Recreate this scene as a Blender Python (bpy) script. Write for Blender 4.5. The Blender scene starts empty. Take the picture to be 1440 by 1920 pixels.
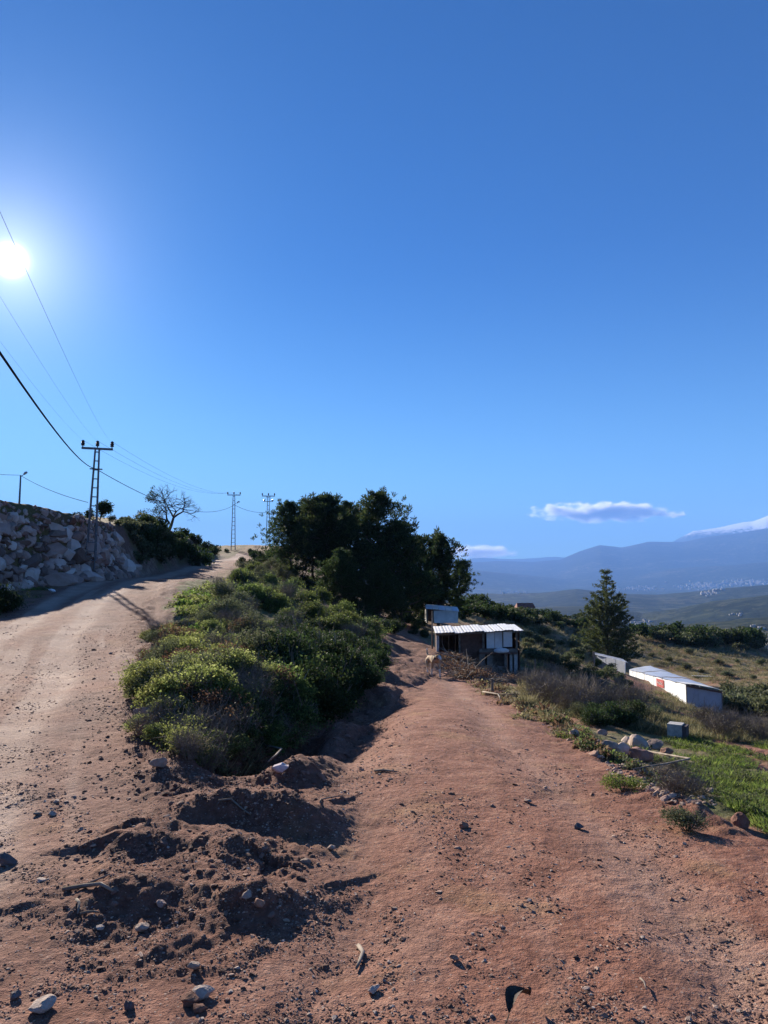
import bpy, bmesh, math, random
import numpy as np
from mathutils import Vector, Matrix
PI = math.pi
R = math.radians
rnd = random.Random(7)
nr = np.random.default_rng(11)
sc = bpy.context.scene
col = sc.collection

# ---------------------------------------------------------------- camera
F = 1442.0                      # focal length in pixels of the 1440 x 1920 photograph
EYE = 1.55
PITCH = math.atan(115 / F)
cd = bpy.data.cameras.new('camera')
cam = bpy.data.objects.new('camera', cd)
col.objects.link(cam)
cam.location = (0, 0, EYE)
cam.rotation_euler = (PI / 2 + PITCH, 0, 0)
cd.sensor_fit = 'VERTICAL'
cd.sensor_height = 24
cd.sensor_width = 18
cd.lens = 24 * F / 1920
cd.clip_start = 0.05
cd.clip_end = 200000
sc.camera = cam

# ---------------------------------------------------------------- light
SUN_AZ = R(-26.6)               # left of the view direction (+Y)
SUN_EL = R(20.5)
sdir = Vector((math.sin(SUN_AZ) * math.cos(SUN_EL), math.cos(SUN_AZ) * math.cos(SUN_EL), math.sin(SUN_EL)))
sl = bpy.data.lights.new('sun', 'SUN')
sun = bpy.data.objects.new('sun', sl)
col.objects.link(sun)
sun.rotation_euler = sdir.to_track_quat('Z', 'Y').to_euler()
sun.location = (-20, 30, 40)
sl.energy = 5.0
sl.angle = R(0.6)
sl.color = (1.0, 0.89, 0.76)

world = bpy.data.worlds.new('World')
sc.world = world
world.use_nodes = True
nt = world.node_tree
nt.nodes.clear()
N = nt.nodes.new
L = nt.links.new
def wmath(op, a, b=None, c=None, clamp=False):
    n = N('ShaderNodeMath'); n.operation = op; n.use_clamp = clamp
    for i, v in enumerate((a, b, c)):
        if v is None: continue
        if hasattr(v, 'links'): L(v, n.inputs[i])
        else: n.inputs[i].default_value = v
    return n.outputs[0]
sky = N('ShaderNodeTexSky')
sky.sky_type = 'NISHITA'
sky.sun_disc = False
sky.sun_elevation = SUN_EL
sky.sun_rotation = SUN_AZ
sky.altitude = 500
sky.air_density = 1.0
sky.dust_density = 0.15
sky.ozone_density = 2.5
hs = N('ShaderNodeVectorMath'); hs.operation = 'MULTIPLY'
sep = N('ShaderNodeSeparateXYZ')
el = N('ShaderNodeMapRange'); el.interpolation_type = 'SMOOTHSTEP'; L(sep.outputs[2], el.inputs[0]); el.inputs[1].default_value = -0.02; el.inputs[2].default_value = 0.42
tint = N('ShaderNodeMix'); tint.data_type = 'RGBA'; L(el.outputs[0], tint.inputs[0])
tint.inputs[6].default_value = (0.42, 0.76, 0.91, 1); tint.inputs[7].default_value = (0.065, 0.375, 0.75, 1)
L(sky.outputs[0], hs.inputs[0]); L(tint.outputs[2], hs.inputs[1])
tc = N('ShaderNodeTexCoord')
dot = N('ShaderNodeVectorMath'); dot.operation = 'DOT_PRODUCT'
nrm = N('ShaderNodeVectorMath'); nrm.operation = 'NORMALIZE'
L(tc.outputs['Generated'], nrm.inputs[0])
L(nrm.outputs[0], sep.inputs[0]); L(nrm.outputs[0], dot.inputs[0]); dot.inputs[1].default_value = sdir
ang = wmath('ARCCOSINE', wmath('MINIMUM', dot.outputs['Value'], 0.999999))     # radians from the sun
core = wmath('MULTIPLY', wmath('EXPONENT', wmath('MULTIPLY', wmath('POWER', wmath('DIVIDE', ang, 0.011), 2.0), -1.0)), 60.0)
halo = wmath('MULTIPLY', wmath('EXPONENT', wmath('DIVIDE', ang, -0.047)), 8.5)
halo2 = wmath('MULTIPLY', wmath('EXPONENT', wmath('DIVIDE', ang, -0.13)), 1.15)
glow = wmath('ADD', wmath('ADD', core, halo), halo2)
gcol = N('ShaderNodeVectorMath'); gcol.operation = 'SCALE'
gcol.inputs[0].default_value = (1.0, 0.97, 0.9); L(glow, gcol.inputs['Scale'])
addc = N('ShaderNodeVectorMath'); addc.operation = 'ADD'
L(hs.outputs[0], addc.inputs[0]); L(gcol.outputs[0], addc.inputs[1])
bg = N('ShaderNodeBackground')
bg.inputs['Strength'].default_value = 0.05
L(addc.outputs[0], bg.inputs['Color'])
wo = N('ShaderNodeOutputWorld')
L(bg.outputs[0], wo.inputs['Surface'])
sc.view_settings.view_transform = 'Standard'
sc.view_settings.look = 'None'
sc.view_settings.gamma = 1
sc.view_settings.use_curve_mapping = False
sc.view_settings.exposure = 1.5
sc.render.engine = 'CYCLES'
sc.cycles.max_bounces = 6
sc.cycles.transparent_max_bounces = 8
sc.cycles.volume_bounces = 2

# ---------------------------------------------------------------- helpers
def tag(o, label=None, cat=None, group=None, kind=None):
    if label: o['label'] = label
    if cat: o['category'] = cat
    if group: o['group'] = group
    if kind: o['kind'] = kind
    return o

def mesh_np(name, v, f, mat=None, smooth=False, cols=None):
    """v (n,3), f (m,3) or (m,4) -> mesh data"""
    v = np.asarray(v, dtype=np.float32); f = np.asarray(f, dtype=np.int32)
    me = bpy.data.meshes.new(name)
    k = f.shape[1]
    me.vertices.add(len(v)); me.vertices.foreach_set('co', v.ravel())
    me.loops.add(f.size); me.loops.foreach_set('vertex_index', f.ravel())
    me.polygons.add(len(f))
    me.polygons.foreach_set('loop_start', np.arange(0, f.size, k, dtype=np.int32))
    me.polygons.foreach_set('loop_total', np.full(len(f), k, dtype=np.int32))
    me.polygons.foreach_set('use_smooth', np.full(len(f), bool(smooth)))
    me.update(calc_edges=True)
    if mat: me.materials.append(mat)
    return me

def link(name, me, parent=None, loc=(0, 0, 0)):
    o = bpy.data.objects.new(name, me)
    col.objects.link(o)
    o.location = loc
    if parent: o.parent = parent
    return o

def empty(name, loc, rz=0, label=None, cat=None, group=None):
    o = bpy.data.objects.new(name, None)
    o.empty_display_size = 0.2
    col.objects.link(o)
    o.location = loc
    o.rotation_euler = (0, 0, rz)
    return tag(o, label, cat, group)

def copy_tree(o, parent=None):
    c = o.copy()
    col.objects.link(c)
    if parent is not None: c.parent = parent
    for ch in o.children:
        copy_tree(ch, c)
    return c

class MB:
    """collects boxes, bars, prisms; builds one mesh"""
    def __init__(s): s.v = []; s.f = []
    def add(s, vs, fs):
        b = len(s.v); s.v += [tuple(p) for p in vs]; s.f += [tuple(i + b for i in q) for q in fs]
    def box(s, x0, x1, y0, y1, z0, z1):
        s.add([(x0,y0,z0),(x1,y0,z0),(x1,y1,z0),(x0,y1,z0),(x0,y0,z1),(x1,y0,z1),(x1,y1,z1),(x0,y1,z1)],
              [(0,3,2,1),(4,5,6,7),(0,1,5,4),(1,2,6,5),(2,3,7,6),(3,0,4,7)])
    def bar(s, p, q, w, h=None):
        h = h or w
        p = Vector(p); q = Vector(q); d = (q - p)
        if d.length < 1e-6: return
        d.normalize()
        u = d.cross(Vector((0, 0, 1)))
        if u.length < 1e-3: u = Vector((1, 0, 0))
        u.normalize(); w2 = d.cross(u).normalized()
        vs = []
        for c in (p, q):
            for a, b in ((-1,-1),(1,-1),(1,1),(-1,1)):
                vs.append(c + u * (a * w / 2) + w2 * (b * h / 2))
        s.add(vs, [(0,1,2,3),(7,6,5,4),(0,4,5,1),(1,5,6,2),(2,6,7,3),(3,7,4,0)])
    def tube(s, pts, rs, n=6, cap=True):
        pts = [Vector(p) for p in pts]
        rings = []
        for i, p in enumerate(pts):
            d = (pts[min(i + 1, len(pts) - 1)] - pts[max(i - 1, 0)])
            d = d.normalized() if d.length > 1e-9 else Vector((0, 0, 1))
            a = Vector((0.13, 0.97, 0.2)) if abs(d.y) < 0.8 else Vector((1, 0, 0.1))
            u = d.cross(a).normalized(); w = d.cross(u)
            rings.append([p + (u * math.cos(2 * PI * k / n) + w * math.sin(2 * PI * k / n)) * rs[i] for k in range(n)])
        vs = [p for r in rings for p in r]; fs = []
        for i in range(len(rings) - 1):
            for k in range(n):
                a = i * n + k; b = i * n + (k + 1) % n
                fs.append((a, b, b + n, a + n))
        if cap:
            fs.append(tuple(range(n - 1, -1, -1))); m = (len(rings) - 1) * n; fs.append(tuple(range(m, m + n)))
        s.add(vs, fs)
    def lathe(s, prof, c=(0, 0, 0), n=12):
        rings = [[(c[0] + r * math.cos(2*PI*k/n), c[1] + r * math.sin(2*PI*k/n), c[2] + z) for k in range(n)] for r, z in prof]
        vs = [p for r in rings for p in r]; fs = []
        for i in range(len(rings) - 1):
            for k in range(n):
                a = i*n + k; b = i*n + (k+1) % n
                fs.append((a, b, b+n, a+n))
        fs.append(tuple(range(n-1, -1, -1))); m = (len(rings)-1)*n; fs.append(tuple(range(m, m+n)))
        s.add(vs, fs)
    def mesh(s, name, mat, smooth=False):
        me = bpy.data.meshes.new(name)
        me.from_pydata(s.v, [], s.f)
        if mat: me.materials.append(mat)
        if smooth: me.polygons.foreach_set('use_smooth', [True] * len(me.polygons))
        me.update()
        return me
    def build(s, name, mat, parent=None, loc=(0,0,0), smooth=False):
        return link(name, s.mesh(name, mat, smooth), parent, loc)

# ---- numpy gradient noise
_P = np.random.default_rng(3).permutation(512).astype(np.int64)
_G = np.stack([np.cos(np.linspace(0, 2*PI, 64, endpoint=False)), np.sin(np.linspace(0, 2*PI, 64, endpoint=False))], 1)
def perlin(x, y):
    x = np.asarray(x, float); y = np.asarray(y, float)
    xi = np.floor(x).astype(np.int64); yi = np.floor(y).astype(np.int64)
    xf = x - xi; yf = y - yi
    def g(ix, iy, dx, dy):
        h = _P[(_P[ix & 511] + iy) & 511] & 63
        return _G[h, 0] * dx + _G[h, 1] * dy
    u = xf*xf*xf*(xf*(xf*6-15)+10); w = yf*yf*yf*(yf*(yf*6-15)+10)
    a = g(xi, yi, xf, yf); b = g(xi+1, yi, xf-1, yf)
    c = g(xi, yi+1, xf, yf-1); d = g(xi+1, yi+1, xf-1, yf-1)
    return (a + u*(b-a)) * (1-w) + (c + u*(d-c)) * w
def fbm(x, y, o=4, lac=2.03, gain=0.5):
    s = 0; a = 1; f = 1
    for i in range(o):
        s = s + a * perlin(np.asarray(x)*f + 17.3*i, np.asarray(y)*f - 9.1*i); a *= gain; f *= lac
    return s
def ss(a, b, x):
    t = np.clip((x - a) / (b - a), 0, 1); return t*t*(3-2*t)

def pix(px, py, Y):
    v = (960 - py) / F
    t = Y / (math.cos(PITCH) - v * math.sin(PITCH))
    return ((px - 720) / F * t, Y, EYE + (v * math.cos(PITCH) + math.sin(PITCH)) * t)

# ---------------------------------------------------------------- materials
def new_mat(name):
    m = bpy.data.materials.new(name); m.use_nodes = True
    m.node_tree.nodes.clear()
    return m, m.node_tree
class NT:
    def __init__(s, t): s.t = t
    def n(s, ty, **k):
        o = s.t.nodes.new(ty)
        for a, b in k.items(): setattr(o, a, b)
        return o
    def l(s, a, b): s.t.links.new(a, b)
    def put(s, inp, v):
        if v is None: return
        if hasattr(v, 'links'): s.l(v, inp)
        else: inp.default_value = v
    def m(s, op, a, b=None, c=None, clamp=False):
        o = s.n('ShaderNodeMath', operation=op, use_clamp=clamp)
        for i, v in enumerate((a, b, c)): s.put(o.inputs[i], v)
        return o.outputs[0]
    def noise(s, vec, scale, detail=4, rough=0.6, dist=0.0):
        o = s.n('ShaderNodeTexNoise'); s.put(o.inputs['Vector'], vec)
        o.inputs['Scale'].default_value = scale; o.inputs['Detail'].default_value = detail
        o.inputs['Roughness'].default_value = rough; o.inputs['Distortion'].default_value = dist
        return o.outputs[0]
    def ramp(s, fac, stops):
        o = s.n('ShaderNodeValToRGB'); s.put(o.inputs[0], fac)
        e = o.color_ramp.elements
        while len(e) < len(stops): e.new(0.5)
        for i, (p, c) in enumerate(stops):
            e[i].position = p; e[i].color = (*c, 1) if len(c) == 3 else c
        return o.outputs[0]
    def mix(s, fac, a, b, mode='MIX'):
        o = s.n('ShaderNodeMix', data_type='RGBA', blend_type=mode)
        s.put(o.inputs[0], fac)
        s.put(o.inputs[6], (*a, 1) if isinstance(a, tuple) and len(a) == 3 else a)
        s.put(o.inputs[7], (*b, 1) if isinstance(b, tuple) and len(b) == 3 else b)
        return o.outputs[2]
    def maprange(s, v, a, b, c=0.0, d=1.0):
        o = s.n('ShaderNodeMapRange'); s.put(o.inputs[0], v)
        for i, x in enumerate((a, b, c, d)): o.inputs[i+1].default_value = x
        return o.outputs[0]
    def bump(s, h, strength, dist):
        o = s.n('ShaderNodeBump'); s.put(o.inputs['Height'], h)
        o.inputs['Strength'].default_value = strength; o.inputs['Distance'].default_value = dist
        return o.outputs[0]
    def principled(s, color, rough=0.85, normal=None, **kw):
        o = s.n('ShaderNodeBsdfPrincipled')
        s.put(o.inputs['Base Color'], (*color, 1) if isinstance(color, tuple) and len(color) == 3 else color)
        s.put(o.inputs['Roughness'], rough)
        o.inputs['Specular IOR Level'].default_value = kw.get('spec', 0.3)
        o.inputs['Metallic'].default_value = kw.get('metal', 0.0)
        if normal is not None: s.l(normal, o.inputs['Normal'])
        return o.outputs[0]
    def out(s, sh):
        o = s.n('ShaderNodeOutputMaterial'); s.l(sh, o.inputs['Surface'])

def simple(name, c1, c2=None, scale=8.0, rough=0.8, metal=0.0, bump=0.0, bdist=0.01, spec=0.3):
    m, t = new_mat(name); k = NT(t)
    tc = k.n('ShaderNodeTexCoord').outputs['Object']
    nz = k.noise(tc, scale, 5, 0.65)
    c = k.mix(k.maprange(nz, 0.35, 0.65), c1, c2 or c1)
    nb = k.bump(k.noise(tc, scale*4, 4), bump, bdist) if bump else None
    k.out(k.principled(c, rough, nb, metal=metal, spec=spec))
    return m

def leaf_mat(name, c1, c2, c3=None, trans=0.35, scale=3.0, gloss=0.7, spec=0.12):
    """two-sided leaf: diffuse + translucent, colour varies from plant to plant and leaf to leaf"""
    m, t = new_mat(name); k = NT(t)
    geo = k.n('ShaderNodeNewGeometry')
    oi = k.n('ShaderNodeObjectInfo')
    r = geo.outputs['Random Per Island']
    tc = k.n('ShaderNodeTexCoord').outputs['Object']
    big = k.noise(tc, scale, 3)
    f = k.m('ADD', k.m('MULTIPLY', r, 0.65), k.m('MULTIPLY', big, 0.35), clamp=True)
    c = k.ramp(f, [(0.15, c1), (0.6, c2), (0.9, c3 or c2)])
    h = k.n('ShaderNodeHueSaturation'); k.l(c, h.inputs['Color'])
    k.put(h.inputs['Hue'], k.maprange(oi.outputs['Random'], 0, 1, 0.485, 0.512))
    k.put(h.inputs['Value'], k.maprange(oi.outputs['Random'], 0, 1, 0.8, 1.2))
    c = h.outputs[0]
    p = k.n('ShaderNodeBsdfPrincipled'); k.l(c, p.inputs['Base Color'])
    p.inputs['Roughness'].default_value = gloss
    p.inputs['Specular IOR Level'].default_value = spec
    tr = k.n('ShaderNodeBsdfTranslucent')
    k.l(k.mix(0.35, c, (0.25, 0.35, 0.04), 'ADD'), tr.inputs['Color'])
    tr2 = k.n('ShaderNodeHueSaturation'); k.l(c, tr2.inputs['Color']); tr2.inputs['Value'].default_value = 1.6
    k.l(tr2.outputs[0], tr.inputs['Color'])
    mx = k.n('ShaderNodeMixShader'); mx.inputs[0].default_value = trans
    k.l(p.outputs[0], mx.inputs[1]); k.l(tr.outputs[0], mx.inputs[2])
    k.out(mx.outputs[0])
    return m
# ---------------------------------------------------------------- terrain height
# control points: (pixel x, pixel y, distance ahead) of ground seen in the photograph
CP = [
 (0,1500,5.4),(60,1350,8.2),(130,1250,13.3),(180,1180,18),(0,1190,17),(0,1155,21),(200,1105,28),(-150,1160,18),
 (300,1078,42),(380,1058,58),(440,1046,78),(500,1038,82),
 (250,1300,9.6),(250,1230,14),(320,1120,26),(380,1090,36),
 (750,1450,6.1),(800,1350,8.6),(785,1310,12),(770,1290,15),(780,1268,20),(770,1230,27),(765,1207,34),(740,1182,44),(735,1162,52),
 (680,1400,7.2),(690,1330,9.4),(700,1290,15),
 (860,1270,20),(830,1285,17),(900,1330,11),(1020,1400,7.8),(1150,1480,6.0),(1300,1540,5.1),(1440,1595,4.5),
 (1440,1545,6.0),(1420,1480,8.5),(1350,1430,11),(1250,1390,13.5),(1275,1372,15),(1430,1400,14),
 (1100,1352,12),(1000,1325,14),(940,1290,18),(1200,1332,18),
 (1290,1322,44),(1355,1344,43),(1183,1276,74),(1120,1252,84),(1300,1240,90),(1300,1202,125),(1440,1215,120),(1180,1195,125),
 (1050,1182,75),(1000,1205,60),(1100,1172,105),(950,1232,40),(1000,1262,35),(1080,1262,42),(1150,1292,40),(1080,1302,28),(1150,1322,24),
 (890,1240,28),(820,1225,29),(985,1148,120),(900,1142,90),(930,1150,120),
 (1600,1560,7),(1600,1420,16),(1600,1300,50),
]
pts = [pix(*c) for c in CP]
XY = [(p[0], p[1]) for p in pts]; ZZ = [p[2] for p in pts]
def addp(x, y, z): XY.append((x, y)); ZZ.append(z)
for a in range(-180, 180, 30):
    for r_ in (2.6, 3.6): addp(r_*math.sin(R(a)), r_*math.cos(R(a)), 0.0)
for a in (-26, -14, 0, 12, 24): addp(4.2*math.sin(R(a)), 4.2*math.cos(R(a)), 0.0)
# ground under the bank on the left, under the pines, and behind the camera
for p in ((-22,30,1.2),(-20,50,2.4),(-32,60,2.8),(-22,75,3.4),(-40,90,3.4),(-10,60,2.4),(-8,48,1.4),(-4,60,.8),(0,75,-.6),(-8,92,3.6),(-10,110,3.8),
          (-30,130,3.0),(0,100,-1.5),(-4,38,.3),(-2,50,-1.0),(-3,30,-.4),(8,60,-2.2),
          (-40,20,1.0),(-40,-20,0.5),(-12,-10,0),(0,-14,0.2),(12,-10,-.8),(25,-5,-3.5),(30,10,-4.0),(40,30,-6),(0,-50,1),(40,-50,-6),(-50,-60,2),(60,5,-9),
          (60,120,-12),(85,60,-13),(-80,60,5),(-80,130,4),(-60,0,1.5)):
    addp(*p)
XY = np.array(XY); ZZ = np.array(ZZ)
def warp(x, y):
    r = np.hypot(x, y); th = np.arctan2(x, y)
    return th, np.log(np.maximum(r, 0.5)), r
_th, _w, _r = warp(XY[:, 0], XY[:, 1])
# angle is cyclic: repeat the rear points on the other side
_S = ZZ / _r
ext = [(i, s) for i in range(len(_th)) for s in (-2*PI, 2*PI) if abs(_th[i] + s) < 4.6]
TH = np.concatenate([_th, [_th[i] + s for i, s in ext]]); WW = np.concatenate([_w, [_w[i] for i, s in ext]]); SS = np.concatenate([_S, [_S[i] for i, s in ext]])
AX, AY = 1.0, 0.55
def ker(d2): return 0.5 * d2 * np.log(np.maximum(d2, 1e-12))
n_ = len(TH)
A = np.zeros((n_+3, n_+3))
A[:n_, :n_] = ker(((TH[:, None]-TH)*AX)**2 + ((WW[:, None]-WW)*AY)**2) + np.eye(n_) * 1e-4
A[:n_, n_] = A[n_, :n_] = 1; A[:n_, n_+1] = A[n_+1, :n_] = TH; A[:n_, n_+2] = A[n_+2, :n_] = WW
co = np.linalg.solve(A, np.concatenate([SS, [0, 0, 0]]))
def base_h(x, y):
    th, w, r = warp(x, y)
    s = co[n_] + co[n_+1]*th + co[n_+2]*w
    for i in range(n_):
        d2 = ((th-TH[i])*AX)**2 + ((w-WW[i])*AY)**2
        s = s + co[i] * ker(d2)
    return s * r * ss(1.2, 2.6, r)

def polyd(x, y, P):
    """distance to a polyline in plan, side (+ = left of its direction) and the running index of the nearest point"""
    best = np.full(np.shape(x), 1e9); side = np.zeros(np.shape(x)); tt = np.zeros(np.shape(x))
    for i in range(len(P)-1):
        ax, ay = P[i]; bx, by = P[i+1]
        dx, dy = bx-ax, by-ay; l2 = dx*dx+dy*dy
        t = np.clip(((x-ax)*dx+(y-ay)*dy)/l2, 0, 1)
        qx = x-(ax+t*dx); qy = y-(ay+t*dy)
        d = np.hypot(qx, qy); m = d < best
        best = np.where(m, d, best)
        side = np.where(m, np.sign(dx*(y-ay)-dy*(x-ax)), side)
        tt = np.where(m, i+t, tt)
    return best, side, tt

WALL = [pix(-560,1190,16), pix(-300,1150,20), pix(-100,1120,24), pix(0,1106,27), pix(100,1100,30), pix(200,1085,33), pix(250,1068,37),
        pix(300,1060,43), pix(340,1058,50), pix(400,1047,64), pix(440,1042,80)]
WALLH = [3.2, 3.4, 3.5, 3.45, 3.2, 2.75, 2.55, 2.6, 2.7, 1.6, 0.0]
WP = [(p[0], p[1]) for p in WALL]
def bank(x, y):
    d, s, t = polyd(x, y, WP)
    i = np.clip(t.astype(int), 0, len(WALLH)-2); f = t - i
    h = np.array(WALLH)[i]*(1-f) + np.array(WALLH)[np.minimum(i+1, len(WALLH)-1)]*f
    fade = 1 - ss(0, 30, np.where(t >= len(WP)-1.001, d, 0))
    d = np.where(s > 0, d, 0)
    return fade * h * (ss(0.0, 1.45, d) + 0.012*np.clip(d-2, 0, 40)) * (h > 0.01), d, t

def gp(px, py, z=0.0):
    """ground-plane point of a pixel for ground at height z"""
    v = (960-py)/F; up = v*math.cos(PITCH)+math.sin(PITCH); fw = math.cos(PITCH)-v*math.sin(PITCH)
    t = (z-EYE)/up
    return ((px-720)/F*t, fw*t)

def ridge(x, y, P, h, wn, wf, hs_=None):
    """a heap along P: steep on the near side (wn), gentle on the far side (wf)"""
    d, s, t = polyd(x, y, P)
    w = np.where(s > 0, wf, wn)
    k = np.array(hs_ or [1]*len(P)); i = np.clip(t.astype(int), 0, len(P)-2); f = t-i
    a = k[i]*(1-f)+k[i+1]*f
    return h*a*np.exp(-(d/w)**2)

# the dumped earth in the fork, pixel outlines turned into plan
R1 = [gp(315,1500,.18), gp(385,1475,.22), gp(450,1462,.26), gp(520,1470,.24), gp(575,1488,.2), gp(612,1480,.15)]
R2 = [gp(120,1655,.1), gp(190,1630,.14), gp(270,1625,.16), gp(350,1612,.15), gp(430,1650,.12), gp(500,1655,.12), gp(565,1650,.08)]
R3 = [gp(548,1425,.12), (gp(600,1380,.1)), pix(640,1340,8.6)[:2], pix(668,1325,9.6)[:2]]
R4 = [gp(250,1560,.1), gp(350,1555,.1), gp(430,1580,.08)]
GUL = [gp(500,1448,-.1), pix(560,1385,7.2)[:2], pix(610,1345,8.8)[:2], pix(660,1300,12)[:2]]
FORK = [gp(330,1760), gp(420,1560), pix(470,1420,7)[:2], pix(480,1330,9)[:2], pix(520,1240,14)[:2], pix(560,1180,22)[:2], pix(580,1130,34)[:2]]
FORKW = [.35, .55, .75, 1.3, 2.3, 4.0, 6.5]
LIP = [gp(1490,1600), gp(1400,1560,-.02), gp(1300,1520,-.04), pix(1220,1470,6.2)[:2], pix(1130,1400,7.9)[:2], pix(1080,1368,9.4)[:2], pix(1010,1335,11.3)[:2], pix(940,1300,15)[:2], pix(880,1262,21)[:2], pix(830,1225,30)[:2]]
LIPH = [.65, .7, .7, .55, .4, .3, .2, .2, .2, .2]
UPPER = [gp(-260,1900), gp(-60,1650), gp(0,1500), pix(50,1380,7.9)[:2], pix(110,1270,12)[:2], pix(130,1200,16.5)[:2], pix(165,1150,22)[:2], pix(240,1105,31)[:2], pix(330,1078,44)[:2], pix(400,1058,60)[:2], pix(450,1045,80)[:2]]
UPW = [1.8, 1.7, 1.6, 1.7, 1.9, 2.1, 2.3, 2.3, 2.3, 2.4, 2.8]
LOWER = [gp(1050,2600), gp(1000,1800), gp(900,1580), gp(840,1450), pix(800,1350,8.6)[:2], pix(785,1290,15)[:2], pix(775,1240,25)[:2], pix(765,1207,34)[:2], pix(740,1182,44)[:2], pix(735,1162,52)[:2]]
LOWW = [2.0, 1.9, 1.9, 1.7, 1.35, 1.2, 1.3, 1.1, 1.3, 1.3]
def along(P, W, x, y):
    d, s, t = polyd(x, y, P); i = np.clip(t.astype(int), 0, len(P)-2); f = t-i
    W = np.array(W); return d / (W[i]*(1-f)+W[i+1]*f), d*np.where(s > 0, -1, 1), t

def height(x, y, parts=False):
    x = np.asarray(x, float); y = np.asarray(y, float)
    r = np.hypot(x, y)
    z = base_h(x, y)
    bk, bd, bt = bank(x, y)
    z = z + bk
    fk, _, ft = along(FORK, FORKW, x, y)
    fork = 1 - ss(0.75, 1.35, fk)
    up, uo, ut = along(UPPER, UPW, x, y)
    lo, lo_o, lt = along(LOWER, LOWW, x, y)
    upm = 1 - ss(0.8, 1.15, up + 0.25*fbm(x*.9, y*.9, 3)); lom = 1 - ss(0.85, 1.2, lo + 0.25*fbm(x*1.1+5, y*1.1, 3))
    road = np.maximum(upm, lom)
    # shape the fork: a broken hump of dumped earth that falls into a gully by the lower road
    hump = np.clip(1-fk, 0, 1)
    z = z + 0.55*ss(6.5, 9.5, y)*(1-ss(26, 45, y))*np.sqrt(hump) * (0.6+0.8*fbm(x*.45, y*.45, 3))
    z = z + ridge(x, y, R1, .19, .17, .36, [.35,.8,1.1,1.0,.8,.3]) + ridge(x, y, R2, .085, .12, .42, [.3,1,1.05,.75,1.1,1.15,.3])
    z = z + ridge(x, y, R3, .26, .2, .22, [.6,1,.9,.4]) + ridge(x, y, R4, .09, .15, .3)
    dg, _, tg = polyd(x, y, GUL)
    z = z - .5*np.exp(-(dg/(.32+.12*tg))**2) * ss(5.5, 6.4, y)
    # drop beyond the right edge of the lower road
    dl, sl_, tl = polyd(x, y, LIP)
    i = np.clip(tl.astype(int), 0, len(LIPH)-2); f = tl-i
    lh = np.array(LIPH)[i]*(1-f)+np.array(LIPH)[i+1]*f
    dr = np.where(sl_ < 0, dl, 0)
    z = z - lh*ss(0.05, .55, dr + .12*fbm(x*2.2, y*2.2, 3))*np.exp(-np.clip(dr-1, 0, 50)/(1.2+.1*np.maximum(y, 0)))*(r > 3)
    z = z + .10*np.exp(-((dl-.02)/.28)**2)*(0.5+1.2*fbm(x*1.7+3, y*1.7, 3))*ss(0.4, 1.4, tl)
    # roughness
    near = 1 - ss(14, 40, r)
    rough = np.clip(fork + .35*np.exp(-(dl/.5)**2) + .6*(bd > 0) + .55*(1-road)*ss(4, 9, r), 0, 1) * ss(2.0, 3.0, r)
    rr = ridge(x, y, R1, 1, .5, .6) + ridge(x, y, R2, 1, .45, .6) + ridge(x, y, R3, 1, .4, .4)
    rough = np.clip(rough + .8*rr, 0, 1.2)
    nf = ss(5.5, 9, y)
    z = z + rough*((.012+.063*nf)*fbm(x*1.3, y*1.3, 3) + (.022+.035*nf)*fbm(x*4.3+9, y*4.3, 3)*near + (.014+.010*nf)*fbm(x*11, y*11+4, 3)*near)
    z = z + .25*ss(20, 60, r)*(1-road)*fbm(x*.16, y*.16, 4) * (1-ss(60,75,r)*0.3)
    z = z + .018*fbm(x*.9+2, y*.9, 3) + near*(.008*fbm(x*6, y*6, 3) + (.003+.002*rough)*fbm(x*23, y*23, 3))
    sh = np.exp(-((uo-1.05-.02*y)/.30)**2)*ss(4.5, 6.5, y)*(1-ss(25, 40, y))
    z = z + sh*(.05+.07*fbm(x*2.1, y*2.1, 3)+.05*fbm(x*6, y*6, 2)*near)
    # wheel ruts
    for c_ in (-.75, .75):
        z = z - road*near*.035*(np.exp(-((np.abs(lo_o-c_+.1*np.sin(y)))/.2)**2)*lom + np.exp(-((uo-(-1.35 if c_ < 0 else 0.0)-.08*np.sin(y*.7))/.2)**2)*upm)
    if parts:
        grass_r = (1-ss(0, .5, -dr+.2)) * ss(2.5, 4, r)
        return z, dict(road=road, upm=upm, lom=lom, fork=fork, bank=(bd > 0).astype(float)*ss(0, .4, bd), dr=dr, lip=np.exp(-(dl/.45)**2)*ss(.3, 1, tl), rough=rough, uo=uo, lo_o=lo_o)
    return z

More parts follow.
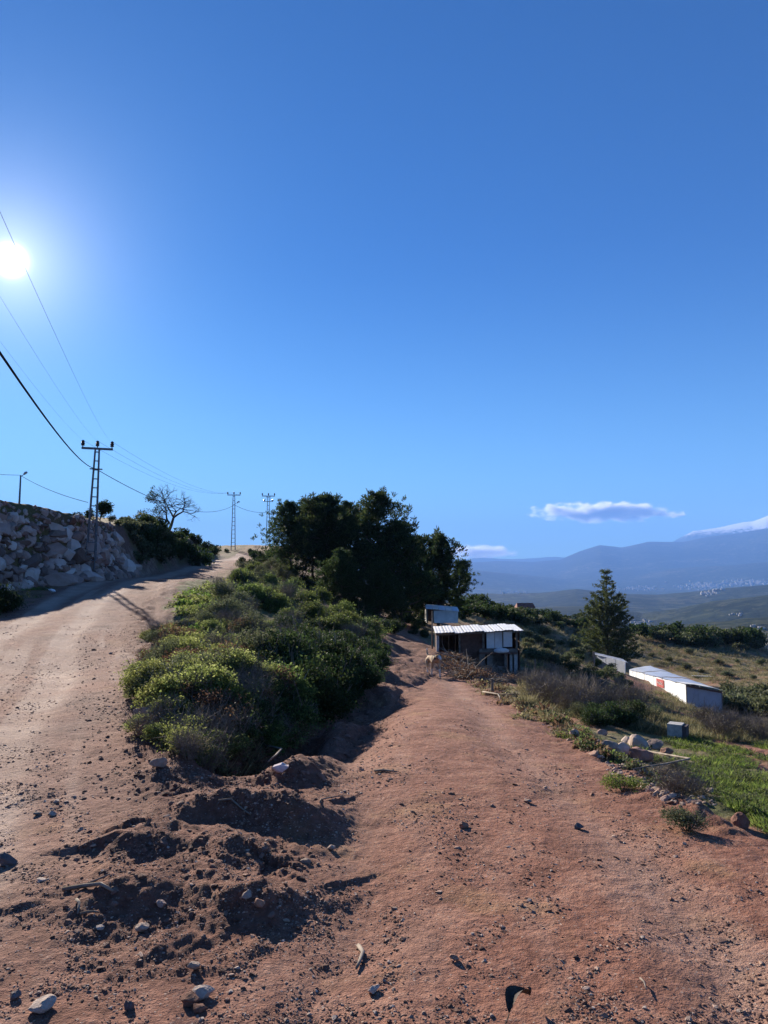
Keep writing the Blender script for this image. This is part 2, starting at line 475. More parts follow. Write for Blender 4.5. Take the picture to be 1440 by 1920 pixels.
def H(x, y): return float(height(np.array([x]), np.array([y]))[0])
_Yg = np.exp(np.linspace(math.log(2.2), math.log(170), 420))
def hit(px, py):
    """where the ray through a pixel of the photograph first meets the ground"""
    v = (960-py)/F; fw = math.cos(PITCH)-v*math.sin(PITCH); up = v*math.cos(PITCH)+math.sin(PITCH)
    X = (px-720)/F*_Yg/fw; Z = EYE+up*_Yg/fw
    g = height(X, _Yg); b = np.nonzero(Z < g)[0]
    if len(b) == 0: return None
    j = b[0]
    if j == 0: return (X[0], _Yg[0], g[0])
    a0 = Z[j-1]-g[j-1]; a1 = g[j]-Z[j]; f = a0/(a0+a1+1e-9)
    Y = _Yg[j-1]+(_Yg[j]-_Yg[j-1])*f
    x = (px-720)/F*Y/fw
    return (x, Y, H(x, Y))
def hits(P):
    """many pixels at once"""
    P = np.asarray(P, float); v = (960-P[:, 1])/F
    fw = math.cos(PITCH)-v*math.sin(PITCH); up = v*math.cos(PITCH)+math.sin(PITCH)
    Yg = np.exp(np.linspace(math.log(2.2), math.log(170), 260))
    X = ((P[:, 0]-720)/F/fw)[:, None]*Yg; Z = EYE+(up/fw)[:, None]*Yg
    g = height(X.ravel(), np.broadcast_to(Yg, X.shape).ravel()).reshape(X.shape)
    m = Z < g; ok = m.any(1); j = np.clip(m.argmax(1), 1, None); i = np.arange(len(P))
    a0 = Z[i, j-1]-g[i, j-1]; a1 = g[i, j]-Z[i, j]; f = np.clip(a0/(a0+a1+1e-9), 0, 1)
    Y = Yg[j-1]+(Yg[j]-Yg[j-1])*f; x = (P[:, 0]-720)/F*Y/fw
    out = np.stack([x, Y, height(x, Y)], 1)
    return out[ok], ok

# ---------------------------------------------------------------- ground material
def ground_material():
    m, t = new_mat('earth'); k = NT(t)
    pos = k.n('ShaderNodeTexCoord').outputs['Object']
    def at(nm): return k.n('ShaderNodeAttribute', attribute_name=nm).outputs['Fac']
    n1 = k.noise(pos, 0.55, 5, .6); n2 = k.noise(pos, 3.2, 6, .65, .3); n3 = k.noise(pos, 19, 5, .7); n4 = k.noise(pos, 90, 3, .7)
    red = k.ramp(k.m('ADD', k.m('MULTIPLY', n2, .6), k.m('MULTIPLY', n3, .4)), [(.33, (.115,.045,.028)), (.5, (.26,.118,.078)), (.68, (.41,.23,.16))])
    tan = k.ramp(k.m('ADD', k.m('MULTIPLY', n2, .6), k.m('MULTIPLY', n3, .4)), [(.33, (.105,.062,.050)), (.5, (.195,.123,.100)), (.68, (.31,.215,.175))])
    ochre = k.ramp(n3, [(.3, (.27,.14,.07)), (.7, (.43,.26,.14))])
    c = k.mix(at('tan'), red, tan)
    c = k.mix(k.m('MULTIPLY', k.maprange(k.noise(pos, 1.5, 4, .6), .55, .72), k.m('SUBTRACT', .8, k.m('MULTIPLY', at('tan'), .8))), c, ochre)
    # packed, paler wheel lines
    c = k.mix(k.m('MULTIPLY', at('wheel'), .8), c, k.mix(n3, (.38,.275,.215), (.54,.42,.335)))
    # dark loose soil
    c = k.mix(k.m('MULTIPLY', at('loose'), k.maprange(n2, .35, .6, .25, .85)), c, k.ramp(n3, [(.3, (.075,.030,.020)), (.75, (.21,.10,.068))]))
    # grassy earth
    gr = k.ramp(k.m('ADD', k.m('MULTIPLY', n2, .5), k.m('MULTIPLY', n3, .5)), [(.3, (.045,.055,.018)), (.5, (.10,.11,.035)), (.72, (.20,.165,.085))])
    c = k.mix(k.m('MULTIPLY', at('grass'), k.maprange(n2, .3, .5, .6, 1.0), clamp=True), c, gr)
    dry = k.ramp(k.m('ADD', k.m('MULTIPLY', n1, .5), k.m('MULTIPLY', n3, .5)), [(.3, (.10,.085,.045)), (.5, (.20,.155,.09)), (.7, (.29,.23,.14))])
    c = k.mix(k.m('MULTIPLY', at('dry'), k.maprange(n1, .35, .6, .45, 1.0), clamp=True), c, dry)
    # specks of pale and dark grit
    vo = k.n('ShaderNodeTexVoronoi'); vo.inputs['Scale'].default_value = 42; k.l(pos, vo.inputs['Vector'])
    sp = k.m('MULTIPLY', k.m('LESS_THAN', vo.outputs['Distance'], .22), k.m('GREATER_THAN', k.noise(pos, 13, 2), .5))
    vc = k.ramp(k.n('ShaderNodeSeparateColor').outputs[0], [(0, (.2,.15,.12)), (1, (.5,.42,.36))])
    sepc = [n for n in t.nodes if n.bl_idname == 'ShaderNodeSeparateColor'][0]; k.l(vo.outputs['Color'], sepc.inputs[0])
    c = k.mix(k.m('MULTIPLY', sp, .55), c, vc)
    hgt = k.m('ADD', k.m('ADD', k.m('MULTIPLY', n3, 1.0), k.m('MULTIPLY', n4, .35)), k.m('MULTIPLY', sp, .25))
    k.out(k.principled(c, .95, k.bump(hgt, 1.0, .03), spec=.15))
    return m
MAT_EARTH = ground_material()

# ---------------------------------------------------------------- ground sheet (polar, finer where it is near and in front)
azf = np.radians(np.linspace(-33, 33, 600))
azc = np.radians(np.concatenate([np.linspace(33, 180, 42)[1:], np.linspace(-180, -33, 42)[1:-1]]))
az = np.concatenate([azf, azc])
rows = np.concatenate([np.exp(np.linspace(math.log(.25), math.log(2.3), 26))[:-1],
                       np.exp(np.arange(math.log(2.3), math.log(6.2), .0048)),
                       np.exp(np.arange(math.log(6.2), math.log(22), .0085)),
                       np.exp(np.arange(math.log(22), math.log(150), .0125))])
rows = np.concatenate([rows, [152.0]])
nA, nR = len(az), len(rows)
def rimdrop(x, y): return 0
gx = (rows[:, None]*np.sin(az)).ravel(); gy = (rows[:, None]*np.cos(az)).ravel()
gz, prt = height(gx, gy, True)
rr_ = np.hypot(gx, gy)
n_big = fbm(gx*.35, gy*.35, 3)
road = prt['road']
nonroad = 1-ss(.2, .7, road)
left_side = ss(-.6, -2.6, gx + .25*(gy-3))      # towards the upper road
A_tan = np.clip(np.maximum(prt['upm'], ss(.0, -2.2, gx+.6)*(1-ss(5.5, 8, gy))) * (1-.75*prt['lom']), 0, 1)
shoulder = np.exp(-((prt['uo']-1.0-.02*gy)/.38)**2)*ss(4, 6, gy)*(1-ss(30, 50, gy))*np.clip(.75+.9*fbm(gx*1.3, gy*.9, 3), 0, 1)
A_tan = A_tan*(.55+.5*fbm(gx*.8, gy*.8, 3))*(1-shoulder)
inright = ss(.1, .7, prt['dr'])
A_grass = np.clip(nonroad*(ss(.15, .5, prt['fork'])*ss(6.5, 8.5, gy)*.8 + inright*ss(.25, .6, .5+n_big+.25*ss(14, 9, gy)) + .45*ss(14, 25, rr_)*(1-inright)), 0, 1)
shel = np.exp(-((gx-(17.0+(gy-44)*.21)+2.2)/1.6)**2)*ss(26, 36, gy)*(1-ss(66, 76, gy))
lf = ss(2, -6, gx)
A_dry = np.clip(nonroad*inright*ss(-.05, .25, n_big-.05+.3*ss(60, 90, rr_)) + .5*nonroad*ss(20, 40, rr_)*(1-prt['bank'])*(1-.8*lf), 0, 1)
A_dry = A_dry*(1-shel); A_grass = A_grass*(1-shel)
A_grass = np.maximum(A_grass, .75*prt['bank']*ss(-.5, .1, n_big)); A_dry = A_dry*(1-.8*prt['bank']); A_loose = np.clip(.9*prt['bank'] + 1.25*shoulder + shel*.4 + prt['rough']*(1-A_grass)*(1-.8*ss(.3, .9, prt['dr'])) * (1-ss(30, 60, rr_)*.5), 0, 1)
wh = 0
for c_, cu in ((-.75, -1.35), (.75, 0.0)):
    wh = wh + np.exp(-((prt['uo']-cu-.08*np.sin(gy*.7))/(.17+.006*gy))**2)*prt['upm'] + .10*np.exp(-((prt['lo_o']-c_)/.24)**2)*prt['lom']
wh = wh + .14*prt['lom']*ss(.05, .45, fbm(prt['lo_o']*1.7+3, gy*.20, 3)) + .5*prt['upm']*ss(.05, .45, fbm(prt['uo']*2.2+8, gy*.12, 3))
A_wheel = np.clip(wh*1.4, 0, 1)*(.8+.6*fbm(gx*1.1, gy*1.1, 3))
# smooth normals of the whole sheet, so that its pieces join without a seam
P3 = np.stack([gx, gy, gz], 1).reshape(nR, nA, 3)
dA = np.roll(P3, -1, 1)-np.roll(P3, 1, 1); dR = np.gradient(P3, axis=0)
nn = np.cross(dA, dR).reshape(-1, 3); nn /= np.linalg.norm(nn, axis=1)[:, None]+1e-12
nn[nn[:, 2] < 0] *= -1
i0 = (np.arange(nR-1)[:, None]*nA+np.arange(nA)).ravel(); i1 = (np.arange(nR-1)[:, None]*nA+(np.arange(nA)+1) % nA).ravel()
quads = np.stack([i0, i1, i1+nA, i0+nA], 1)
fc_up = prt['upm'][quads].mean(1); fc_lo = prt['lom'][quads].mean(1)
sel = np.where((fc_lo > .5) & (fc_lo >= fc_up), 2, np.where(fc_up > .5, 1, 0))
VW = np.stack([gx, gy, gz], 1)
def sheet(name, q, label):
    used, inv = np.unique(q, return_inverse=True)
    me = mesh_np(name, VW[used], inv.reshape(q.shape), MAT_EARTH, True)
    for nm, arr in (('tan', A_tan), ('grass', A_grass), ('dry', A_dry), ('loose', A_loose), ('wheel', A_wheel)):
        a = me.attributes.new(nm, 'FLOAT', 'POINT'); a.data.foreach_set('value', np.clip(arr[used], 0, 1).astype(np.float32))
    me.normals_split_custom_set_from_vertices(nn[used].tolist())
    o = link(name, me); tag(o, label, None, None, 'structure'); return o
sheet('ground', quads[sel == 0], 'hillside earth with stony soil and thin grass around the two dirt roads')
sheet('upper_dirt_road', quads[sel == 1], 'pale rutted dirt road climbing to the left past the stone wall')
sheet('lower_dirt_road', quads[sel == 2], 'reddish stony dirt road running down past the sheds')
# quick look-up of the finished sheet
_G2 = {'z': gz.reshape(nR, nA)}
for _k in ('road', 'rough', 'dr', 'fork'): _G2[_k] = prt[_k].reshape(nR, nA)
_ord = np.argsort(az); _azs = az[_ord]
_azs = np.concatenate([_azs, [_azs[0]+2*PI]]); _ord = np.concatenate([_ord, [_ord[0]]])
for _k in _G2: _G2[_k] = _G2[_k][:, _ord]
def lookup(x, y, keys=('z',)):
    x = np.asarray(x, float); y = np.asarray(y, float)
    r = np.clip(np.hypot(x, y), rows[0], rows[-1]-1e-6); th = np.arctan2(x, y)
    th = np.where(th < _azs[0], th+2*PI, th)
    fi = np.interp(r, rows, np.arange(nR)); fj = np.interp(th, _azs, np.arange(len(_azs)))
    i = np.clip(fi.astype(int), 0, nR-2); j = np.clip(fj.astype(int), 0, len(_azs)-2); u = fi-i; v = fj-j
    out = []
    for k_ in keys:
        A_k = _G2[k_]; out.append(A_k[i, j]*(1-u)*(1-v)+A_k[i+1, j]*u*(1-v)+A_k[i, j+1]*(1-u)*v+A_k[i+1, j+1]*u*v)
    return out
_full_height = height
def height(x, y, parts=False):
    if parts:
        z, a, b, c, d = lookup(x, y, ('z', 'road', 'rough', 'dr', 'fork')); return z, dict(road=a, rough=b, dr=c, fork=d)
    return lookup(x, y)[0]

# ---------------------------------------------------------------- far country
def interp(px, tab):
    xs = [a for a, b in tab]; ys = [b for a, b in tab]
    return np.interp(px, xs, ys)
def py2z(py, D):
    v = (960-py)/F; return EYE + D*(v*math.cos(PITCH)+math.sin(PITCH))/(math.cos(PITCH)-v*math.sin(PITCH))
RID = [  # distance, width near, width far, skyline (pixel x, pixel y), noise, seed
 (21500, 4200, 3000, [(-3000,1030),(-600,1030),(300,1040),(600,1050),(840,1052),(900,1046),(960,1049),(1040,1045),(1090,1050),(1200,1040),(1262,1020),(1300,1002),(1340,998),(1380,992),(1410,988),(1440,979),(1520,965),(1700,985),(2200,1000),(4000,1020)], .10, 1),
 (15500, 3600, 2600, [(-3000,1045),(400,1050),(840,1058),(930,1052),(1000,1054),(1050,1050),(1085,1036),(1125,1024),(1165,1029),(1215,1020),(1280,1020),(1330,1012),(1380,1008),(1440,1000),(1600,990),(2200,1020),(4000,1040)], .09, 2),
 (11000, 1500, 1700, [(-3000,1062),(700,1066),(880,1068),(960,1076),(1060,1086),(1180,1080),(1260,1066),(1350,1062),(1440,1056),(1700,1060),(4000,1070)], .12, 3),
 (4300, 900, 1100, [(-3000,1090),(700,1095),(860,1113),(940,1114),(1010,1112),(1080,1104),(1150,1112),(1230,1114),(1290,1108),(1350,1101),(1440,1094),(1600,1085),(4000,1090)], .16, 4),
 (2300, 520, 600, [(-3000,1110),(800,1130),(1000,1140),(1120,1135),(1200,1150),(1260,1140),(1330,1124),(1440,1112),(1600,1105),(4000,1110)], .2, 5),
 (1100, 300, 380, [(-3000,1150),(800,1160),(1000,1168),(1200,1182),(1300,1165),(1440,1150),(1600,1140),(4000,1150)], .2, 6),
]
FLOOR = [(150, -14), (260, -34), (500, -62), (900, -95), (1600, -128), (3000, -160), (6000, -182), (12000, -200), (30000, -200)]
def far_h(x, y):
    r = np.hypot(x, y); th = np.arctan2(x, y)
    px = 720+F*np.tan(np.clip(th, -1.2, 1.2))
    px = np.where(th > 1.2, 4000, np.where(th < -1.2, -3000, px))
    fl = np.interp(np.log(r), [math.log(a) for a, b in FLOOR], [b for a, b in FLOOR])
    z = fl + 14*ss(400, 1500, r)*fbm(x/600., y/600., 4)
    for D, wn, wf, tab, na, sd in RID:
        # each ridge line wanders in distance; the skyline stays the one seen
        Dm = D*(1+.10*perlin(th*5+sd*7.7, sd*3.1))
        top = py2z(interp(px, tab), D)*Dm/D*1.0
        w = np.where(r < Dm, wn, wf)
        q = np.exp(-((r-Dm)/w)**2)
        spur = 1-np.abs(fbm(x/(wn*.42)+sd*11, y/(wn*.42), 5))
        hgt = (top-fl)*q
        hgt = hgt*(1-na*3.2*(1-q)*(1-spur)) + (top-fl)*na*.25*q*fbm(x/(wn*.18)+sd, y/(wn*.18), 4)
        z = np.maximum(z, fl+hgt)
    return z
far_az = np.radians(np.concatenate([np.linspace(-30, 33, 520), np.linspace(33, 330, 110)[1:-1]]))
far_r = np.exp(np.linspace(math.log(151), math.log(25500), 270))
fx = (far_r[:, None]*np.sin(far_az)); fy = (far_r[:, None]*np.cos(far_az))
fz = far_h(fx, fy)
rim = _full_height(151*np.sin(far_az), 151*np.cos(far_az))
k_ = ss(151, 330, fx*0+far_r[:, None])
fz = rim[None, :]*(1-k_)-0.02 + np.minimum(fz, rim[None, :]+ (far_r[:, None]-151)*.25)*k_
def far_material():
    m, t = new_mat('far_slopes'); k = NT(t)
    pos = k.n('ShaderNodeTexCoord').outputs['Object']
    n1 = k.noise(pos, .0011, 7, .62, .4); n2 = k.noise(pos, .009, 7, .65); n3 = k.noise(pos, .05, 4, .7)
    f = k.m('ADD', k.m('MULTIPLY', n1, .4), k.m('ADD', k.m('MULTIPLY', n2, .35), k.m('MULTIPLY', n3, .25)))
    c = k.ramp(f, [(.42, (.009,.016,.008)), (.48, (.017,.026,.012)), (.53, (.04,.048,.024)), (.60, (.11,.10,.065))])
    vo = k.n('ShaderNodeTexVoronoi'); vo.inputs['Scale'].default_value = .0075; k.l(pos, vo.inputs['Vector'])
    sp = k.n('ShaderNodeSeparateColor'); k.l(vo.outputs['Color'], sp.inputs[0])
    fieldc = k.ramp(sp.outputs[0], [(0, (.016,.026,.012)), (.45, (.035,.05,.02)), (.7, (.085,.08,.045)), (1, (.05,.07,.03))])
    sx = k.n('ShaderNodeSeparateXYZ'); k.l(pos, sx.inputs[0])
    lowl = k.m('MULTIPLY', k.maprange(sx.outputs[2], -70, -130), k.maprange(n1, .45, .56))
    c = k.mix(lowl, c, fieldc); c = k.mix(k.maprange(k.noise(pos, .016, 5, .7), .50, .54), c, (.011, .019, .010))
    # snow on the high crests
    g = k.n('ShaderNodeNewGeometry')
    snow = k.m('MULTIPLY', k.maprange(k.m('ADD', sx.outputs[2], k.m('MULTIPLY', k.m('SUBTRACT', n2, .5), 700)), 900, 1040), k.maprange(sx.outputs[1], 15500, 16500))
    c = k.mix(snow, c, (.85, .88, .93))
    k.out(k.principled(c, .95, k.bump(n3, .6, 12), spec=.05))
    return m
MAT_FAR = far_material()
FA = len(far_az); FR = len(far_r)
VF = np.stack([fx.ravel(), fy.ravel(), fz.ravel()], 1)
j0 = (np.arange(FR-1)[:, None]*FA+np.arange(FA)).ravel(); j1 = (np.arange(FR-1)[:, None]*FA+(np.arange(FA)+1) % FA).ravel()
fq = np.stack([j0, j1, j1+FA, j0+FA], 1)
rowi = np.repeat(np.arange(FR-1), FA)
for name, lo_, hi_, lab in (('hills', 0, 7500, 'low wooded hills and valley floor below the slope'), ('mountains', 7500, 1e9, 'blue mountain range across the valley with snow on its crest')):
    q = fq[(far_r[rowi] >= lo_) & (far_r[rowi] < hi_)]
    used, inv = np.unique(q, return_inverse=True)
    tag(link(name, mesh_np(name, VF[used], inv.reshape(q.shape), MAT_FAR, True)), lab, None, None, 'structure')
print('MAXZ', fz.max())

# haze
hm, ht = new_mat('haze_air'); k = NT(ht)
pv = k.n('ShaderNodeVolumePrincipled')
pv.inputs['Color'].default_value = (.22, .46, 1.0, 1)
pv.inputs['Density'].default_value = 7.5e-5
pv.inputs['Anisotropy'].default_value = 0.0
o_ = k.n('ShaderNodeOutputMaterial'); k.l(pv.outputs[0], o_.inputs['Volume'])
hb = MB(); hb.box(-26000, 26000, -26000, 26000, float(fz.min())-30, float(max(fz.max()+30, 60)))
tag(hb.build('haze', hm), 'thin blue haze over the valley', None, None, 'stuff')
# ---------------------------------------------------------------- plant meshes
def frames(n, g, bias=None, bw=0.0):
    """random unit normals and tangents"""
    a = g.normal(size=(n, 3)); a /= np.linalg.norm(a, axis=1)[:, None]
    if bias is not None:
        a = a*(1-bw)+bias*bw; a /= np.linalg.norm(a, axis=1)[:, None]+1e-9
    b = g.normal(size=(n, 3)); b -= a*(a*b).sum(1)[:, None]; b /= np.linalg.norm(b, axis=1)[:, None]+1e-9
    return a, b, np.cross(a, b)
def leaf_quads(C, size, asp, g, bias=None, bw=0.0, tang=None, tw=0.0):
    """pointed leaves with a fold: 4 verts, one quad each"""
    n = len(C); a, t, s = frames(n, g, bias, bw)
    if tang is not None:
        t = t*(1-tw)+tang*tw; t /= np.linalg.norm(t, axis=1)[:, None]+1e-9
        s = np.cross(a, t); s /= np.linalg.norm(s, axis=1)[:, None]+1e-9
    L_ = (size*(0.6+0.8*g.random(n)))[:, None]
    W_ = L_*asp/2
    p0 = C; p2 = C+t*L_+a*L_*.12
    m = C+t*L_*.45
    p1 = m+s*W_+a*L_*.1; p3 = m-s*W_+a*L_*.1
    v = np.stack([p0, p1, p2, p3], 1).reshape(-1, 3)
    return v, np.arange(4*n, dtype=np.int32).reshape(-1, 4)
def lump_points(lumps, n, g, shell=.55):
    lumps = np.array(lumps, float); vol = (lumps[:, 3]*lumps[:, 4]*lumps[:, 5])**.7; i = g.choice(len(lumps), n, p=vol/vol.sum())
    d = g.normal(size=(n, 3)); d /= np.linalg.norm(d, axis=1)[:, None]
    r = shell+(1-shell)*g.random(n)**.6
    r = r*(1+.15*g.normal(size=n)*0.6)
    P = lumps[i, :3]+d*r[:, None]*lumps[i, 3:6]
    return P, d
def stems_mb(n, h, w, g, r0=.012, sub=3):
    m = MB()
    for i in range(n):
        a = g.random()*2*PI; q = g.random()**.6*w
        tip = Vector((q*math.cos(a), q*math.sin(a), h*(.6+.4*g.random())))
        b = Vector((.08*w*math.cos(a), .08*w*math.sin(a), -.06))
        mid = b.lerp(tip, .5)+Vector((g.normal()*.06, g.normal()*.06, .05*h))
        m.tube([b, mid, tip], [r0, r0*.7, r0*.25], 3, False)
        for k in range(sub):
            t = .3+.6*g.random(); s = b.lerp(mid, t*2) if t < .5 else mid.lerp(tip, t*2-1)
            m.tube([s, s+Vector((g.normal()*.25*w, g.normal()*.25*w, abs(g.normal())*.22*h))], [r0*.5, r0*.15], 3, False)
    return m

LM = dict(
    sunny=leaf_mat('sunlit_bramble_leaf', (.06,.075,.022), (.15,.18,.05), (.32,.33,.13), .48),  # brighter copy of the bramble leaf, sunlight put into its colour
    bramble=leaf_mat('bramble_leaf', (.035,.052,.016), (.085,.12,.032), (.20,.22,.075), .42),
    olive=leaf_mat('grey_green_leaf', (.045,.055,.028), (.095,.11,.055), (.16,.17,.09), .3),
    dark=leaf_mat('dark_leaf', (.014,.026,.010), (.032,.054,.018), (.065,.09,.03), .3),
    pine=leaf_mat('pine_needle', (.014,.028,.011), (.034,.056,.020), (.08,.10,.036), .35, .8),
    conifer=leaf_mat('conifer_needle', (.022,.032,.013), (.055,.070,.026), (.11,.11,.045), .35, .8),
    lime=leaf_mat('young_green_leaf', (.06,.10,.02), (.14,.21,.045), (.26,.34,.08), .4),
    grass=leaf_mat('green_grass_blade', (.06,.09,.02), (.14,.19,.045), (.27,.30,.09), .45),
    straw=leaf_mat('dry_grass_blade', (.10,.09,.045), (.20,.175,.09), (.33,.29,.17), .35),
    brown=leaf_mat('withered_leaf', (.07,.040,.024), (.14,.085,.05), (.25,.17,.10), .3),
)
BARK = simple('bark', (.05,.038,.028), (.11,.085,.065), 14, .9, bump=.6)
TWIG = simple('dry_twig', (.10,.080,.062), (.27,.225,.18), 6, .9)
TWIGD = simple('dark_twig', (.045,.034,.027), (.12,.095,.075), 6, .9)

def bush_parts(kind, seed, R_=.55):
    """list of (part name, mesh) for a bush about R_ in radius"""
    g = np.random.default_rng(seed)
    lumps = []
    nl = 7
    for i in range(nl):
        a = g.random()*2*PI; q = R_*.62*g.random()**.5
        rr = R_*(.28+.28*g.random())
        lumps.append((q*math.cos(a), q*math.sin(a), R_*(.25+.55*g.random()), rr, rr, rr*.8))
    if kind in ('bramble', 'sunny', 'olive', 'dark', 'lime', 'brown'):
        n = {'bramble': 4200, 'sunny': 4000, 'olive': 3400, 'dark': 4200, 'lime': 2200, 'brown': 1900}[kind]
        sz = {'bramble': .046, 'sunny': .042, 'olive': .038, 'dark': .044, 'lime': .05, 'brown': .045}[kind]*R_/.55
        P, d = lump_points(lumps, n, g, .35); P[:, 2] = np.abs(P[:, 2])
        v, f = leaf_quads(P, sz, .55, g, d, .35)
        # outlying sprays
        S = []
        for i in range(34):
            a = g.random()*2*PI; e = .3+1.1*g.random()
            b = np.array([math.cos(a)*math.cos(e), math.sin(a)*math.cos(e), math.sin(e)*.9])*R_
            for k in range(14): S.append(b*(.75+.55*k/14)+g.normal(size=3)*.02)
        S = np.array(S); v2, f2 = leaf_quads(S, sz*.9, .5, g)
        v = np.concatenate([v, v2]); f = np.concatenate([f, f2+len(v)-len(v2)])
        return [('foliage', mesh_np('foliage', v, f, LM[kind])), ('stem', stems_mb(16, R_*1.1, R_*.8, g).mesh('stem', TWIG))]
    if kind == 'dry':
        m = stems_mb(60, R_*1.25, R_*.95, g, .007, 7)
        P, d = lump_points(lumps, 700, g, .3); P[:, 2] = np.abs(P[:, 2])
        v, f = leaf_quads(P, .032, .4, g)
        return [('twig', m.mesh('twig', TWIG)), ('foliage', mesh_np('foliage', v, f, LM['straw']))]
    if kind == 'spiky':
        n = 1100; a = g.random(n)*2*PI; q = g.random(n)**.5*R_*.5
        C = np.stack([q*np.cos(a), q*np.sin(a), g.random(n)*R_*.6], 1)
        t = np.stack([np.cos(a)*.55, np.sin(a)*.55, np.ones(n)], 1)+g.normal(size=(n, 3))*.25
        v, f = leaf_quads(C, R_*.5, .055, g, None, 0, t, .9)
        return [('foliage', mesh_np('foliage', v, f, LM['dark'])), ('stem', stems_mb(14, R_*.9, R_*.5, g).mesh('stem', TWIGD))]
    if kind in ('farbush', 'farolive'):
        P, d = lump_points(lumps, 900, g, .45); P[:, 2] = np.abs(P[:, 2])
        v, f = leaf_quads(P, .17*R_/1.0, .6, g, d, .35)
        return [('foliage', mesh_np('foliage', v, f, LM['dark' if kind == 'farbush' else 'olive'])), ('stem', stems_mb(8, R_, R_*.7, g, .03).mesh('stem', BARK))]
    if kind == 'brush':          # heap of cut dead branches
        m = MB()
        for i in range(120):
            a = g.random()*2*PI; q = g.random()**.5*R_*.9
            p = Vector((q*math.cos(a), q*math.sin(a), g.random()*R_*.5*(1-q/R_)+.03))
            dd = Vector((g.normal(), g.normal(), g.normal()*.28)); dd.normalize(); l = .25+.6*g.random()
            m.tube([p, p+dd*l*.5+Vector((0, 0, .04)), p+dd*l], [.011, .008, .003], 3, False)
        P, d = lump_points([(0, 0, R_*.2, R_*.9, R_*.9, R_*.32)], 1300, g, .2); P[:, 2] = np.abs(P[:, 2])
        v, f = leaf_quads(P, .05, .5, g)
        return [('twig', m.mesh('twig', TWIG)), ('foliage', mesh_np('foliage', v, f, LM['brown']))]
PROTO = {}
def plant(kind, x, y, z, s=1.0, zs=1.0, rz=None, name='bush', label=None, cat='bush', group=None, R_=.55, nvar=3):
    key = (kind, rnd.randrange(nvar))
    if key not in PROTO: PROTO[key] = bush_parts(kind, 100+hash(kind) % 1 + sum(map(ord, kind))*3+key[1]*7, R_)
    o = empty(name, (x, y, z), rnd.random()*6.28 if rz is None else rz, label, cat, group)
    o.scale = (s, s, s*zs)
    for pn, me in PROTO[key]: link(pn, me, o)
    return o

def inpoly(px, py, P):
    c = False; j = len(P)-1
    for i in range(len(P)):
        if (P[i][1] > py) != (P[j][1] > py) and px < (P[j][0]-P[i][0])*(py-P[i][1])/(P[j][1]-P[i][1])+P[i][0]: c = not c
        j = i
    return c
def sample_poly(P, n, mind=0):
    xs = [a for a, b in P]; ys = [b for a, b in P]; out = []; k = 0
    while len(out) < n and k < n*60:
        k += 1
        p = (rnd.uniform(min(xs), max(xs)), rnd.uniform(min(ys), max(ys)))
        if inpoly(*p, P) and all((p[0]-q[0])**2+((p[1]-q[1])*1.6)**2 > mind*mind for q in out): out.append(p)
    return out
def patch(P, n, kind, smin, smax, label, group, name='bush', cat='bush', zs=1.0, mind=18, sink=.05, R_=.55, maxY=170, nvar=3):
    for px, py in sample_poly(P, n, mind):
        h = hit(px, py)
        if not h or h[1] > maxY: continue
        s = rnd.uniform(smin, smax)
        plant(kind, h[0], h[1], h[2]-sink*s, s, zs*rnd.uniform(.85, 1.15), None, name, label, cat, group, R_, nvar)

# ---- pines
def pine_parts(h, w, seed, low=.12, dens=1.0, top=.75):
    g = np.random.default_rng(seed)
    tr = MB(); lean = g.normal(size=2)*.05*h
    spine = [Vector((lean[0]*t*t, lean[1]*t*t, h*t*.93)) for t in np.linspace(-.03, 1, 9)]
    tr.tube(spine, [.02*h*(1.05-.95*t) for t in np.linspace(0, 1, 9)], 8)
    lb = MB(); T = []
    nb = int(46*dens)
    for i in range(nb):
        t = low+(1-low)*((i+.5)/nb)
        k = t*8; b = spine[min(int(k), 7)].lerp(spine[min(int(k)+1, 8)], k-int(k))
        a = i*2.4+g.normal()*.4
        env = math.sin(PI*min(1, (t-low*.4)/(1-low*.4))**top)**.6 if t < 1 else .1
        Lb = w*.5*max(.16, env)*(.75+.4*g.random())
        d = Vector((math.cos(a), math.sin(a), .12+.5*t+.15*g.normal()))
        e = b+d.normalized()*Lb; mid = b.lerp(e, .55)+Vector((0, 0, -.05*Lb))
        lb.tube([b, mid, e], [.010*h*(1.1-t*.8), .006*h*(1.1-t*.8), .002*h], 4, False)
        nt_ = int(16*dens*(.5+Lb/(w*.5)))
        for j in range(nt_):
            q = .3+.75*g.random(); c = (b.lerp(mid, q/.55) if q < .55 else mid.lerp(e, (q-.55)/.45))
            sp = .34*Lb*(.4+.6*q)
            T.append((c.x+g.normal()*sp*.8, c.y+g.normal()*sp*.8, c.z+g.normal()*sp*.42+.05*h*.3))
    T = np.array(T); n = len(T); m = 30
    C = np.repeat(T, m, 0)+g.normal(size=(n*m, 3))*.055
    d = g.normal(size=(n*m, 3)); d[:, 2] = np.abs(d[:, 2])*1.1; d /= np.linalg.norm(d, axis=1)[:, None]
    C += d*.05
    v, f = leaf_quads(C, .17, .30, g, None, 0, d, .9)
    return [('trunk', tr.mesh('trunk', BARK, True)), ('branch', lb.mesh('branch', BARK)), ('crown', mesh_np('crown', v, f, LM['pine']))]
def tree_from(parts, name, x, y, z, s, zs, label, cat, group=None, rz=0):
    o = empty(name, (x, y, z), rz, label, cat, group); o.scale = (s, s, s*zs)
    for pn, me in parts: link(pn, me, o)
    return o
PA = pine_parts(5.2, 4.4, 1, .22, 1.0, .62); PB = pine_parts(6.5, 4.6, 2, .10, 1.05, .8); PC = pine_parts(6.2, 3.2, 3, .06, .95, 1.35)
